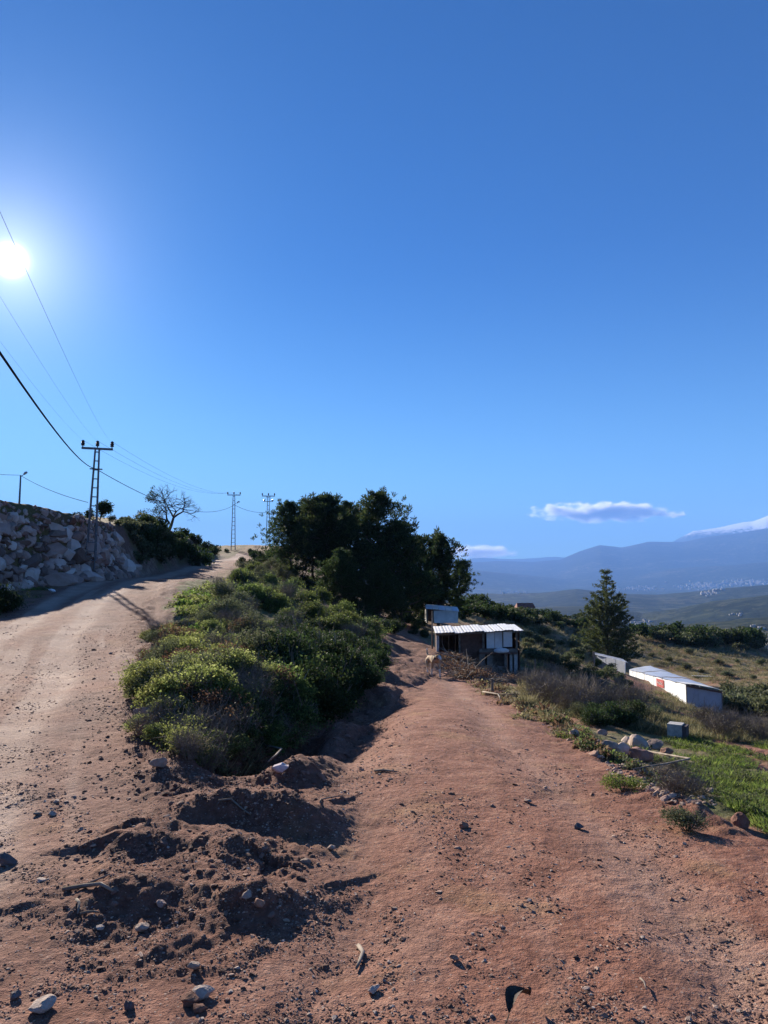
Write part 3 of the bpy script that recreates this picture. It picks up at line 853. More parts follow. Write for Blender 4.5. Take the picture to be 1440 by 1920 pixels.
PN = [  # mesh, pixel x, base pixel y, distance, top pixel y, width factor, label
 (PA, 545, 1072, 50, 940, .82, 'broad flat topped pine at the left end of the grove, lattice pole behind it'),
 (PA, 612, 1100, 47, 927, .9, 'second pine from the left in the grove, with a rounded crown'),
 (PB, 655, 1110, 49, 938, .9, 'pine tree in the middle of the grove, behind its taller neighbours'),
 (PB, 706, 1140, 44, 918, .82, 'tallest pine tree of the grove with a ragged crest'),
 (PB, 752, 1165, 43, 975, .85, 'pine tree stepping down on the right shoulder of the grove'),
 (PC, 822, 1172, 46, 996, 1.0, 'slender feathery pine tree at the right end of the grove above the track'),
 (PC, 856, 1172, 50, 1048, .85, 'short pine tree at the far right foot of the grove'),
 (PA, 640, 1160, 40, 1030, .85, 'low dark pine tree in front of the grove, above the bushes'),
 (PA, 712, 1180, 39, 1055, .8, 'low dark pine tree beside the start of the shaded track'),
 (PB, 790, 1172, 47, 1002, .8, 'pine tree filling the dip between the tall crowns and the slender right pine'),
 (PA, 586, 1085, 52, 934, .85, 'pine tree half hidden behind the second crown of the grove'),
 (PC, 785, 1185, 50, 1075, 1.1, 'small dark pine tree closing the end of the track'),
]
for i, (pr, px, pb, Y, pt, wf, lab) in enumerate(PN):
    Y *= 1.13
    x, y, z = pix(px, pb, Y); zt = pix(px, pt, Y)[2]; g0 = H(x, y)
    hh = {id(PA): 5.2, id(PB): 6.5, id(PC): 6.2}[id(pr)]
    s = (zt-g0)/hh
    tree_from(pr, 'pine_tree', x, y, g0, max(s, .4)*wf, 1/wf, lab, 'tree', 'pines of the grove between the roads', rnd.random()*6.28)

# ---- lone conifer
def conifer_parts(h, w, seed):
    g = np.random.default_rng(seed); tr = MB(); tr.tube([(0,0,-.2),(0,0,h*.5),(0.03,0,h*.98)], [.16,.09,.015], 8)
    lb = MB(); C = []; D = []
    lv = 34
    for i in range(lv):
        t = .06+.92*i/lv; z = h*t
        Lm = w*.5*(1.0-t**1.15)*(1.0 if t > .2 else .78+t)*(.72+.5*g.random())+.12
        if t > .62 and i % 2: continue
        for k in range(8 if t < .7 else 5):
            a = 2*PI*k/(8 if t < .7 else 5)+i*.7+g.normal()*.2; Lb = Lm*(.72+.4*g.random())
            up = .25+.75*t+.1*g.normal()
            d0 = Vector((math.cos(a), math.sin(a), up*.5)); p = Vector((0, 0, z)); pts = [p]
            for q in range(4):
                p = p+d0.normalized()*Lb/4; d0.z += .10; pts.append(p.copy())
            lb.tube(pts, [.022, .016, .012, .009, .004], 3, False)
            nb = int(26*Lb/(w*.5))+10
            for j in range(nb):
                q = .15+.85*g.random()**.8; ii = min(int(q*4), 3); c = pts[ii].lerp(pts[ii+1], q*4-ii)
                c = c+Vector((g.normal()*.13, g.normal()*.13, g.normal()*.10))*(1.15-.5*q)
                dd = (pts[ii+1]-pts[ii]).normalized()
                for _ in range(9 if t < .75 else 6):
                    C.append((c.x+g.normal()*.06, c.y+g.normal()*.06, c.z+g.normal()*.05))
                    D.append((dd.x+g.normal()*.6, dd.y+g.normal()*.6, dd.z+g.normal()*.5+.25))
    C = np.array(C); D = np.array(D); D /= np.linalg.norm(D, axis=1)[:, None]
    v, f = leaf_quads(C, .22, .28, g, None, 0, D, .95)
    return [('trunk', tr.mesh('trunk', BARK, True)), ('branch', lb.mesh('branch', BARK)), ('crown', mesh_np('crown', v, f, LM['conifer']))]
cx, cy, cz = pix(1140, 1246, 84); g0 = H(cx, cy); hC = pix(1133, 1062, 84)[2]-g0
tree_from(conifer_parts(hC, 8.6, 5), 'conifer_tree', cx, cy, g0, 1, 1, 'tall dark pointed conifer standing alone behind the long white shelter', 'tree')

# ---- bare tree on the bank
def bare_tree_parts(h, seed, leafy=False, spread=1.0):
    g = np.random.default_rng(seed); tr = MB(); tw = MB(); tips = []
    def grow(p, d, l, r, lev):
        mid = p+d*l*.5+Vector((g.normal(), g.normal(), g.normal()))*l*.06
        e = p+d*l+Vector((g.normal(), g.normal(), g.normal()))*l*.05
        (tr if lev < 2 else tw).tube([p, mid, e], [r, r*.82, r*.62], 6 if lev < 2 else 3, False)
        if lev >= 6: tips.append(e); return
        for k in range(3 if lev < 5 else 2):
            nd = (d+Vector((g.normal()*.62*spread, g.normal()*.62*spread, g.normal()*.38+.08))).normalized()
            grow(e, nd, l*(.66+.16*g.random()), r*.58, lev+1)
    grow(Vector((0, 0, -.1)), Vector((.25, 0, 1)).normalized(), h*.27, .034*h, 0)
    for k in range(2 if h > 3 else 0): grow(Vector((.03, 0, h*.12)), Vector((g.normal()*.7, g.normal()*.7, .8)).normalized(), h*.2, .02*h, 1)
    out = [('trunk', tr.mesh('trunk', BARK, True)), ('branch', tw.mesh('branch', TWIGD))]
    if leafy:
        T = np.array([tuple(t) for t in tips]); T = T[T[:, 0] < np.quantile(T[:, 0], leafy)]
        C = np.repeat(T, 7, 0)+g.normal(size=(len(T)*7, 3))*.07
        v, f = leaf_quads(C, .085, .6, g); out.append(('foliage', mesh_np('foliage', v, f, LM['dark'])))
    return out
x, y, z = pix(316, 982, 52); g0 = H(x, y)
tree_from(bare_tree_parts(3.8, 21, .25, 1.15), 'bare_tree', x, y, g0-.05, 1, 1, 'leafless spreading tree on the crest of the bank behind the stone wall', 'tree')
x, y, z = pix(482, 1040, 84); g0 = H(x, y)
tree_from(bare_tree_parts(1.0, 23), 'bare_sapling', x, y, g0, 1, .9, 'tiny leafless sapling on the crest of the upper road between two poles', 'tree')
x, y, z = pix(186, 972, 38); g0 = H(x, y)
tree_from(bare_tree_parts(1.25, 25, .95), 'sparse_shrub', x, y, g0-.1, 1, 1, 'sparse leggy shrub above the wall just right of the nearest lattice pole', 'shrub')

# ---- bushes of the bank on the left
g1 = 'bushes on the bank beyond the stone wall'
patch([(262,990),(330,1000),(425,1024),(440,1036),(345,1050),(268,1062)], 34, 'farbush', .5, .85, 'dark leafy bush on the shaded bank between the stone wall and the road crest', g1, R_=1.0, mind=8)
patch([(225,975),(300,985),(300,1055),(262,1060)], 18, 'farolive', .45, .8, 'grey green bush on the shaded bank just beyond the end of the stone wall', 'grey green bushes on the shaded bank', R_=1.0, mind=8)
patch([(195,966),(262,974),(262,985),(200,980)], 10, 'farolive', .2, .4, 'low scrubby bush on top of the bank behind the right end of the stone wall', 'scrub on top of the bank', R_=1.0, mind=8)
x, y, z = pix(372, 1002, 54); g0 = H(x, y)
plant('farbush', x, y, g0-.1, 1.15, 1.15, None, 'bush', 'dark rounded bush on the bank crest just right of the bare tree', 'bush', None, 1.0)
patch([(255,1010),(330,1015),(345,1050),(262,1062)], 8, 'farbush', .4, .65, 'dark leafy bush clinging to the shaded bank between the stone wall and the bare tree', g1, R_=1.0)
patch([(300,1015),(420,1020),(432,1036),(330,1052)], 8, 'farbush', .35, .6, 'dark leafy bush clinging to the shaded bank between the stone wall and the bare tree', g1, R_=1.0)
patch([(282,1010),(320,1010),(320,1055),(285,1055)], 2, 'farolive', .6, .8, 'paler grey green bush low on the shaded bank beside the wall end', 'paler bushes low on the bank', R_=1.0)
for i, (px, py, s) in enumerate(((145,958,.28),(152,958,.3),(222,972,.3),(238,975,.26),(252,978,.3),(270,978,.3),(284,980,.4),(292,978,.5))):
    Y = 34+i*2.6; x, y, z = pix(px, py, Y)
    plant('farbush', x, y, H(x, y)-.05, s, 1, None, 'small_bush', 'small dark bush on the skyline of the bank between the near lattice pole and the bare tree', 'bush', 'small bushes on the bank skyline', 1.0)
x, y, z = pix(12, 1112, 22); plant('dark', x, y, H(x, y)-.1, 1.3, 1.1, None, 'bush', 'dark bush at the foot of the stone wall at the left picture edge', 'bush')
x, y, z = pix(-40, 1125, 20.5); plant('dark', x, y, H(x, y)-.1, 1.3, 1.0, None, 'bush', 'dark bush at the wall foot cut by the left picture edge', 'bush')

# ---- thicket between the roads
A_ = [(278,1195),(420,1150),(520,1190),(560,1240),(560,1300),(470,1330),(330,1330),(262,1318)]
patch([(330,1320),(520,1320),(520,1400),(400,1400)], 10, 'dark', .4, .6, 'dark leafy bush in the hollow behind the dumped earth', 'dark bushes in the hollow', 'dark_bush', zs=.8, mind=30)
patch([(245,1290),(330,1320),(430,1400),(400,1450),(320,1420),(262,1370)], 14, 'sunny', .3, .55, 'low bramble bush on the near left flank of the bank', 'brambles on the near left flank of the bank', 'bramble_bush', zs=.8, mind=26)
patch([(400,1330),(540,1330),(560,1370),(520,1430),(440,1430)], 12, 'bramble', .4, .7, 'leafy green bush hanging into the hollow behind the dumped earth', 'green bushes in the hollow', 'leafy_bush', zs=.9, mind=26)
patch([(560,1300),(660,1280),(650,1330),(590,1370),(540,1400)], 9, 'dark', .55, .8, 'dark bush overhanging the gully beside the lower road', 'dark bushes over the gully', 'dark_bush', mind=24)
patch(A_, 46, 'sunny', .4, .85, 'low sunlit bramble bush on the left half of the thicket beside the upper road', 'sunlit bramble bushes by the upper road', 'bramble_bush', zs=.85, mind=20)
patch(A_, 9, 'lime', .3, .5, 'small bright green young bush among the sunlit brambles', 'bright young bushes among the brambles', 'green_bush', zs=.8, mind=50)
patch([(245,1290),(330,1320),(430,1400),(400,1450),(320,1420),(262,1370)], 8, 'dry', .35, .6, 'bare twiggy bush on the near left flank of the bank', 'twiggy bushes on the near flank', 'twiggy_bush', zs=.9, mind=34)
patch([(400,1330),(560,1340),(560,1390),(520,1440),(400,1440)], 8, 'brown', .4, .6, 'withered brown bush at the mouth of the hollow', 'withered bushes at the hollow', 'withered_bush', zs=.8, mind=34)
patch(A_, 16, 'olive', .45, .8, 'grey green bush among the sunlit brambles beside the upper road', 'grey green bushes among the brambles', 'grey_bush', zs=.9, mind=36)
patch(A_, 8, 'dry', .4, .7, 'bare twiggy bush poking out of the brambles beside the upper road', 'bare bushes among the brambles', 'twiggy_bush', zs=1.0, mind=36)
patch(A_, 12, 'brown', .5, .85, 'withered brown bush among the sunlit brambles', 'withered bushes among the brambles', 'withered_bush', zs=.9, mind=50)
B_ = [(450,1075),(560,1075),(700,1160),(700,1215),(560,1180),(455,1130)]
patch(B_, 5, 'dry', .8, 1.1, 'twiggy grey bush between the large green ones below the pines', 'twiggy bushes below the pines', 'twiggy_bush', mind=30)
patch(B_, 6, 'lime', .5, .9, 'bright yellow green bush below the pines', 'bright bushes below the pines', 'green_bush', mind=40)
patch(B_, 32, 'bramble', .7, 1.5, 'large leafy green bush at the back of the thicket below the pines', 'large green bushes below the pines', 'leafy_bush', mind=18)
C_ = [(560,1190),(690,1180),(705,1235),(660,1290),(590,1340),(520,1330),(520,1240)]
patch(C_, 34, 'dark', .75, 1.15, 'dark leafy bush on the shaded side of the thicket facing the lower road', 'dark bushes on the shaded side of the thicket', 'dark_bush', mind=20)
patch(C_, 10, 'bramble', .7, .95, 'green bush standing out among the dark ones facing the lower road', 'green bushes among the dark ones', 'leafy_bush', mind=40)
patch([(600,1130),(700,1150),(715,1200),(640,1180)], 6, 'brown', .8, 1.1, 'bush with withered brown leaves in front of the pine grove', 'withered bushes in front of the grove', 'withered_bush', mind=20)
D_ = [(400,1100),(470,1090),(560,1160),(540,1225),(430,1185),(370,1165)]
patch(D_, 12, 'olive', .7, 1.1, 'grey green bush in the upper thicket between the roads', 'grey green bushes in the upper thicket', 'grey_bush', mind=26)
patch(D_, 12, 'dry', .7, 1.0, 'leafless grey twiggy bush in the upper thicket between the roads', 'twiggy bushes in the upper thicket', 'twiggy_bush', mind=22)
patch([(380,1330),(560,1310),(560,1400),(500,1440),(400,1420)], 9, 'dry', .3, .5, 'tangle of bare twigs in the gully behind the dumped earth', 'twig tangles in the gully', 'twiggy_bush', mind=20)
patch([(432,1080),(470,1056),(530,1050),(560,1085),(440,1100)], 26, 'olive', .8, 1.3, 'grey green bush at the top of the thicket beside the upper road crest', 'grey green bushes by the road crest', 'grey_bush', mind=14)
patch([(450,1043),(530,1040),(550,1062),(450,1062)], 16, 'farbush', .4, .75, 'small dark bush on the crest beside the far lattice poles', 'small bushes on the crest by the far poles', 'small_bush', mind=8, R_=1.0)
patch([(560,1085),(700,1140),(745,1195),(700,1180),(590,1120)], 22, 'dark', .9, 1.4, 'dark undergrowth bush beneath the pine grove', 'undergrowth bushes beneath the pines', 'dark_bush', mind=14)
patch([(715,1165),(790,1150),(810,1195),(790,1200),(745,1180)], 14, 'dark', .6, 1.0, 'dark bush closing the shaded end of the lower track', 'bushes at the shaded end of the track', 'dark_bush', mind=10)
patch([(700,1200),(722,1200),(712,1250),(690,1300),(670,1290)], 9, 'dark', .5, .8, 'dark bush hanging over the left verge of the lower road', 'bushes on the left verge of the lower road', 'dark_bush', mind=14)
# ---- right of the lower road
patch([(868,1120),(905,1128),(905,1160),(862,1160)], 8, 'farbush', .8, 1.2, 'dark bush on the slope at the right foot of the pine grove', 'dark bushes right of the pine grove', 'dark_bush', mind=8, R_=1.0)
patch([(900,1140),(1100,1162),(1100,1185),(900,1160)], 30, 'farbush', .7, 1.2, 'dark bush on the brow of the slope behind the tin roofed shed', 'dark bushes on the brow behind the shed', 'dark_bush', mind=12, R_=1.0)
patch([(960,1150),(1110,1165),(1110,1195),(980,1175)], 14, 'farolive', .6, 1.0, 'pale olive bush on the brow left of the lone conifer', 'pale bushes on the brow', 'pale_bush', mind=14, R_=1.0)
patch([(1190,1186),(1440,1190),(1500,1222),(1300,1212),(1190,1200)], 46, 'farbush', 1.2, 2.3, 'dark green bush in the row along the far edge of the brown field', 'bush row along the far field edge', 'field_bush', mind=9, R_=1.0)
patch([(1190,1188),(1460,1196),(1460,1226),(1200,1204)], 16, 'farolive', 1.0, 1.8, 'olive green bush in the row along the far edge of the brown field', 'olive bushes along the far field edge', 'field_bush', mind=16, R_=1.0)
patch([(1372,1310),(1460,1310),(1460,1362),(1385,1352)], 12, 'farolive', .8, 1.25, 'grey olive bush beside the right end of the long white shelter', 'grey olive bushes by the shelter end', 'olive_bush', mind=16, R_=1.0)
patch([(980,1262),(1200,1290),(1200,1345),(1080,1340),(985,1312)], 40, 'dry', .6, 1.05, 'dry grey brown bush on the slope between the lower road and the white shelter', 'dry bushes on the right slope', 'dry_bush', mind=20)
patch([(1040,1270),(1230,1300),(1210,1375),(1090,1355)], 14, 'olive', .5, .85, 'grey green bush among dry ones on the right slope', 'grey green bushes on the right slope', 'grey_bush', mind=26)
patch([(1095,1340),(1165,1340),(1172,1362),(1110,1360)], 3, 'spiky', .5, .65, 'dark spiky broom bush behind the row of rocks at the road edge', 'spiky broom bushes behind the rock row', 'broom_bush', mind=14)
patch([(835,1228),(940,1245),(960,1290),(880,1272),(835,1250)], 16, 'brush', .7, 1.1, 'heap of cut brown branches on the right verge before the tin roofed shed', 'brushwood heaps on the right verge', 'brushwood_heap', 'brushwood', mind=16)
patch([(1095,1335),(1175,1340),(1175,1368),(1100,1362)], 7, 'dark', .5, .75, 'dark green rounded bush behind the row of rocks at the road edge', 'dark bushes behind the rock row', 'dark_bush', mind=14)
patch([(1300,1345),(1440,1362),(1440,1395),(1330,1382)], 14, 'dry', .5, .9, 'pale dry bush at the upper edge of the green grass on the right', 'dry bushes above the green grass', 'dry_bush', mind=20)
patch([(1225,1440),(1262,1440),(1320,1500),(1250,1500)], 7, 'dry', .3, .5, 'bare brittle twig clump on the crumbling right edge of the road', 'twig clumps on the right road edge', 'twig_clump', mind=22, zs=.6)
patch([(985,1185),(1110,1205),(1180,1290),(1080,1275),(990,1235)], 26, 'farolive', .35, .75, 'olive green bush on the slope between the shed and the conifer', 'olive bushes between shed and conifer', 'olive_bush', mind=22, R_=1.0)
patch([(985,1185),(1110,1205),(1180,1290),(1080,1275),(990,1235)], 12, 'farbush', .3, .65, 'dark green bush on the slope between the shed and the conifer', 'dark bushes between shed and conifer', 'dark_bush', mind=22, R_=1.0)
patch([(1195,1212),(1440,1235),(1440,1300),(1230,1245)], 16, 'farolive', .3, .7, 'low olive bush dotted in the brown field behind the long shelter', 'low bushes in the brown field', 'field_bush', mind=30, R_=1.0)
patch([(960,1200),(1040,1215),(1020,1245),(960,1240)], 7, 'farolive', .25, .45, 'low olive bush in the shade right of the tin roofed shed', 'low bushes right of the shed', 'olive_bush', mind=12, R_=1.0)
for px, py, s, lab in ((1288,1556,.34,'pale grey green thistle rosette on the right side of the lower road'), (1168,1482,.3,'small bright green weed on the crumbling right road edge')):
    h = hit(px, py); plant('lime' if s < .32 else 'olive', h[0], h[1], h[2], s, .6, None, 'weed', lab, 'weed')

# ---------------------------------------------------------------- scattered ground cover (geometry nodes on a cloud of points)
def scatter(name, P, rot, scl, idx, protos, label):
    me = bpy.data.meshes.new(name); me.vertices.add(len(P)); me.vertices.foreach_set('co', np.asarray(P, np.float32).ravel())
    a = me.attributes.new('rot', 'FLOAT_VECTOR', 'POINT'); a.data.foreach_set('vector', np.asarray(rot, np.float32).ravel())
    a = me.attributes.new('scl', 'FLOAT_VECTOR', 'POINT'); a.data.foreach_set('vector', np.asarray(scl, np.float32).ravel())
    a = me.attributes.new('idx', 'INT', 'POINT'); a.data.foreach_set('value', np.asarray(idx, np.int32))
    o = link(name, me); tag(o, label, None, None, 'stuff')
    ng = bpy.data.node_groups.new(name+'_scatter', 'GeometryNodeTree')
    ng.interface.new_socket('Geometry', in_out='INPUT', socket_type='NodeSocketGeometry')
    ng.interface.new_socket('Geometry', in_out='OUTPUT', socket_type='NodeSocketGeometry')
    n = ng.nodes.new; l = ng.links.new
    gi = n('NodeGroupInput'); go = n('NodeGroupOutput')
    jn = n('GeometryNodeJoinGeometry')
    for i, pm in enumerate(protos):
        po = bpy.data.objects.new(name+'_source', pm)
        oi = n('GeometryNodeObjectInfo'); oi.inputs['Object'].default_value = po; oi.inputs['As Instance'].default_value = True
        l(oi.outputs['Geometry'], jn.inputs[0])
    def attr(nm, ty):
        q = n('GeometryNodeInputNamedAttribute'); q.data_type = ty; q.inputs['Name'].default_value = nm; return q.outputs['Attribute']
    ip = n('GeometryNodeInstanceOnPoints'); l(gi.outputs[0], ip.inputs['Points']); l(jn.outputs[0], ip.inputs['Instance'])
    ip.inputs['Pick Instance'].default_value = True
    l(attr('idx', 'INT'), ip.inputs['Instance Index'])
    l(attr('rot', 'FLOAT_VECTOR'), ip.inputs['Rotation']); l(attr('scl', 'FLOAT_VECTOR'), ip.inputs['Scale'])
    l(ip.outputs[0], go.inputs[0])
    md = o.modifiers.new('scatter', 'NODES'); md.node_group = ng
    return o

def hull_rock(npts, seed, flat=.7, mat=None, name='rock'):
    g = np.random.default_rng(seed); d = g.normal(size=(npts, 3)); d /= np.linalg.norm(d, axis=1)[:, None]
    d *= (.8+.25*g.random(npts))[:, None]; d *= np.array([1, .6+.35*g.random(), flat*(.7+.5*g.random())])
    bm = bmesh.new()
    for p in d: bm.verts.new(p*.5)
    bmesh.ops.convex_hull(bm, input=bm.verts[:]); bmesh.ops.recalc_face_normals(bm, faces=bm.faces[:])
    for v in [v for v in bm.verts if not v.link_faces]: bm.verts.remove(v)
    me = bpy.data.meshes.new(name); bm.to_mesh(me); bm.free()
    if mat: me.materials.append(mat)
    return me
def stone_mat(name, c1, c2, c3, scale=3.0, bump=.5, bd=.01):
    m, t = new_mat(name); k = NT(t)
    pos = k.n('ShaderNodeTexCoord').outputs['Object']; oi = k.n('ShaderNodeObjectInfo')
    nz = k.noise(pos, scale, 6, .7)
    f = k.m('ADD', k.m('MULTIPLY', nz, .55), k.m('MULTIPLY', oi.outputs['Random'], .45))
    c = k.ramp(f, [(.22, c1), (.5, c2), (.75, c3)])
    k.out(k.principled(c, .9, k.bump(k.noise(pos, scale*3.5, 5, .7), bump, bd), spec=.2)); return m
MS_GRAVEL = stone_mat('gravel_stone', (.14,.062,.040), (.33,.18,.12), (.55,.40,.30), 2)
MS_PALE = stone_mat('pale_stone', (.20,.14,.11), (.36,.27,.21), (.52,.43,.36), 3)
MS_DARK = stone_mat('dark_stone', (.05,.04,.04), (.10,.08,.08), (.17,.14,.13), 3)
MS_WALL = stone_mat('wall_stone', (.17,.10,.082), (.34,.225,.185), (.50,.385,.33), 1.3, .7, .03)
MS_RED = stone_mat('red_stone', (.15,.065,.045), (.28,.15,.115), (.40,.26,.21), 1.3, .7, .03)
def clod_mat():
    return stone_mat('earth_clod', (.075,.038,.028), (.15,.08,.058), (.26,.16,.12), 3)
MS_CLOD = clod_mat()

def pix_samples(n, x0, x1, y0, y1, g):
    return np.stack([g.uniform(x0, x1, n), g.uniform(y0, y1, n)], 1)
# gravel
g = np.random.default_rng(77)
S = np.concatenate([pix_samples(62000, -80, 1520, 1240, 1990, g), pix_samples(20000, -60, 760, 1380, 1860, g), pix_samples(5000, -60, 330, 1150, 1500, g), pix_samples(2200, 1000, 1440, 1380, 1620, g)])
cl = fbm(S[:, 0]/130, S[:, 1]/75, 3)
P, ok = hits(S); cl = cl[ok]
_, q = height(P[:, 0], P[:, 1], True)
keep = g.random(len(P)) < np.clip(.24+1.6*cl+.15*q['rough'], .04, 1)
keep &= ~((q['dr'] > .6) & (g.random(len(P)) < .75))
P = P[keep]; rgh = q['rough'][keep]
sz = np.exp(g.normal(-5.25, .52, len(P)))*(1-.15*rgh)*(1+.13*np.clip(P[:, 1]-3, 0, 14))
sz = np.clip(sz*.88, .002, .032)
P[:, 2] += sz*.04
scatter('gravel', P, g.uniform(-.4, .4, (len(P), 3))+np.stack([0*sz, 0*sz, g.uniform(0, 6.28, len(P))], 1), np.stack([sz*2.1, sz*2.1, sz*1.05], 1), g.integers(0, 7, len(P)),
        [hull_rock(13, 300+i, .75, [MS_GRAVEL, MS_CLOD, MS_PALE, MS_GRAVEL, MS_CLOD, MS_GRAVEL, MS_CLOD][i], 'pebble') for i in range(7)], 'loose gravel and clods strewn over both dirt roads')

# grass, weeds, dry grass
def tuft(n, h, w, mat, seed, lean=.5, rad=.05):
    g = np.random.default_rng(seed); a = g.random(n)*2*PI; q = g.random(n)**.5*rad
    C = np.stack([q*np.cos(a), q*np.sin(a), 0*a-.01], 1); t = np.stack([np.cos(a)*lean, np.sin(a)*lean, np.ones(n)], 1)+g.normal(size=(n, 3))*.22
    t /= np.linalg.norm(t, axis=1)[:, None]
    v, f = leaf_quads(C, h, w, g, None, 0, t, 1.0); return mesh_np('tuft', v, f, mat)
def weed(n, r, lf, mat, seed, hz=.5):
    g = np.random.default_rng(seed); P, d = lump_points([(0, 0, r*hz*.4, r, r, r*hz)], n, g, .15); P[:, 2] = np.abs(P[:, 2])
    v, f = leaf_quads(P, lf, .6, g, np.array([[0, 0, 1.0]]), .35); return mesh_np('weed', v, f, mat)
def cover(name, S, protos, smin, smax, label, cond=None, ysc=0.0, seed=5):
    g = np.random.default_rng(seed); P, ok = hits(S)
    _, q = height(P[:, 0], P[:, 1], True)
    k = q['road'] < .35
    if cond is not None: k &= cond(P, q, g)
    P = P[k]; s = g.uniform(smin, smax, len(P))*(1+ysc*P[:, 1])
    rot = np.stack([g.uniform(-.15, .15, len(P)), g.uniform(-.15, .15, len(P)), g.uniform(0, 6.28, len(P))], 1)
    print(name, len(P))
    return scatter(name, P, rot, np.stack([s, s, s*g.uniform(.7, 1.2, len(P))], 1), g.integers(0, len(protos), len(P)), protos, label)
g = np.random.default_rng(5)
def poly_np(P, n):
    out = np.array(sample_poly(P, n)); return out
S = np.concatenate([poly_np(A_, 1300), poly_np([(232,1180),(300,1150),(340,1330),(400,1420),(300,1400),(236,1330)], 900), poly_np([(340,1115),(430,1085),(520,1080),(560,1130),(380,1160),(290,1165)], 600), poly_np([(280,1330),(390,1400),(370,1440),(290,1380)], 60)])
cover('weeds', S, [weed(46, .10, .032, LM['sunny'], 1), weed(46, .10, .034, LM['lime'], 2), weed(40, .09, .03, LM['olive'], 3), weed(40, .10, .03, LM['sunny'], 4)], .8, 1.8, 'low leafy weeds covering the sunlit bank between the roads', lambda P, q, g: fbm(P[:, 0]*1.5, P[:, 1]*1.5, 2) > -.18, .03)
S = np.concatenate([poly_np([(1225,1395),(1290,1378),(1460,1400),(1460,1570),(1400,1530),(1300,1460)], 2600), poly_np([(30,1095),(90,1098),(100,1122),(50,1122)], 160), poly_np([(1180,1400),(1230,1400),(1330,1470),(1300,1480)], 150), poly_np([(965,1225),(1030,1235),(1020,1262),(965,1245)], 260)])
cover('green_grass', S, [weed(40, .09, .026, LM['olive'], 31), tuft(34, .065, .09, LM['grass'], 1, .8, .09), tuft(34, .05, .11, LM['grass'], 2, .9, .09), tuft(30, .06, .10, LM['lime'], 3, .9, .09)], .6, 1.2, 'bright green grass in the field below the right road edge', lambda P, q, g: (fbm(P[:, 0]*.8+4, P[:, 1]*.8, 3) > .02), .02, 6)
S = np.concatenate([poly_np([(960,1255),(1240,1300),(1460,1330),(1460,1400),(1240,1380),(1090,1350),(990,1320)], 3400), poly_np([(1190,1190),(1460,1200),(1460,1320),(1200,1240)], 1500), poly_np([(880,1160),(1100,1180),(1120,1250),(960,1250)], 1200)])
cover('dry_grass', S, [tuft(34, .15, .04, LM['straw'], 11, .6, .10), tuft(34, .11, .05, LM['straw'], 12, .8, .10), tuft(30, .11, .06, LM['olive'], 13, .8, .10), weed(40, .12, .035, LM['olive'], 14)], .35, .85, 'dry straw coloured grass on the slope right of the lower road', None, .035, 7)
S = np.concatenate([poly_np([(985,1330),(1060,1345),(1200,1440),(1300,1490),(1250,1500),(1100,1420)], 420)])
cover('verge_weeds', S, [weed(44, .07, .024, LM['bramble'], 21), weed(40, .07, .026, LM['olive'], 22), weed(30, .06, .03, LM['brown'], 23)], .6, 1.3, 'small yellow green weeds along the right verge of the lower road', lambda P, q, g: q['dr'] < 1.2, 0, 8)

def rough_rock(seed, flat, mt, name='rock', sub=3):
    g = np.random.default_rng(seed); bm = bmesh.new(); bmesh.ops.create_icosphere(bm, subdivisions=sub, radius=.5)
    pl = [(Vector(g.normal(size=3)).normalized(), .24+.16*g.random()) for _ in range(13)]; off = g.random(3)*40
    for v in bm.verts:
        p = v.co.copy()
        for n_, d_ in pl:
            e = p.dot(n_)-d_
            if e > 0: p -= n_*e*.92
        q = float(fbm(np.array([p.x*3.2+off[0]+p.z*1.7]), np.array([p.y*3.2+off[1]-p.z*2.1]), 4)[0])
        p *= 1+.22*q; p.z *= flat; v.co = p
    me = bpy.data.meshes.new(name); bm.to_mesh(me); bm.free(); me.materials.append(mt); return me
# broken earth clods crowning the heaps, stones spilling over the right road edge
g = np.random.default_rng(91)
S = np.concatenate([pix_samples(300, 320, 620, 1445, 1510, g), pix_samples(300, 110, 600, 1560, 1650, g), pix_samples(200, 540, 680, 1320, 1430, g), pix_samples(420, 150, 330, 1200, 1500, g), pix_samples(160, 100, 620, 1660, 1760, g)])
P, ok = hits(S); n = len(P); sz = np.clip(np.exp(g.normal(-4.5, .42, n))*(1+.08*np.clip(P[:, 1]-4, 0, 9)), .008, .06); P[:, 2] -= sz*.1
scatter('soil_clods', P, np.stack([g.uniform(-.6, .6, n), g.uniform(-.6, .6, n), g.uniform(0, 6.28, n)], 1), np.stack([sz*2.2, sz*2.0, sz*1.7], 1), g.integers(0, 4, n), [rough_rock(60+i, .8, MS_CLOD, 'clod', 2) for i in range(4)], 'broken earth clods crowning the dumped heaps')
S = np.concatenate([poly_np([(1095,1395),(1250,1428),(1345,1510),(1270,1510),(1150,1455)], 620), poly_np([(985,1325),(1090,1360),(1120,1400),(1040,1380)], 200)])
P, ok = hits(S); n = len(P); sz = np.clip(np.exp(g.normal(-3.9, .5, n)), .008, .07); P[:, 2] -= sz*.1
scatter('edge_rubble', P, np.stack([g.uniform(-.6, .6, n), g.uniform(-.6, .6, n), g.uniform(0, 6.28, n)], 1), np.stack([sz*2.2, sz*2.0, sz*1.6], 1), g.integers(0, 5, n), [rough_rock(70+i, .8, [MS_GRAVEL, MS_PALE, MS_CLOD, MS_WALL, MS_PALE][i], 'rubble', 2) for i in range(5)], 'stone rubble spilling over the crumbling right edge of the lower road')

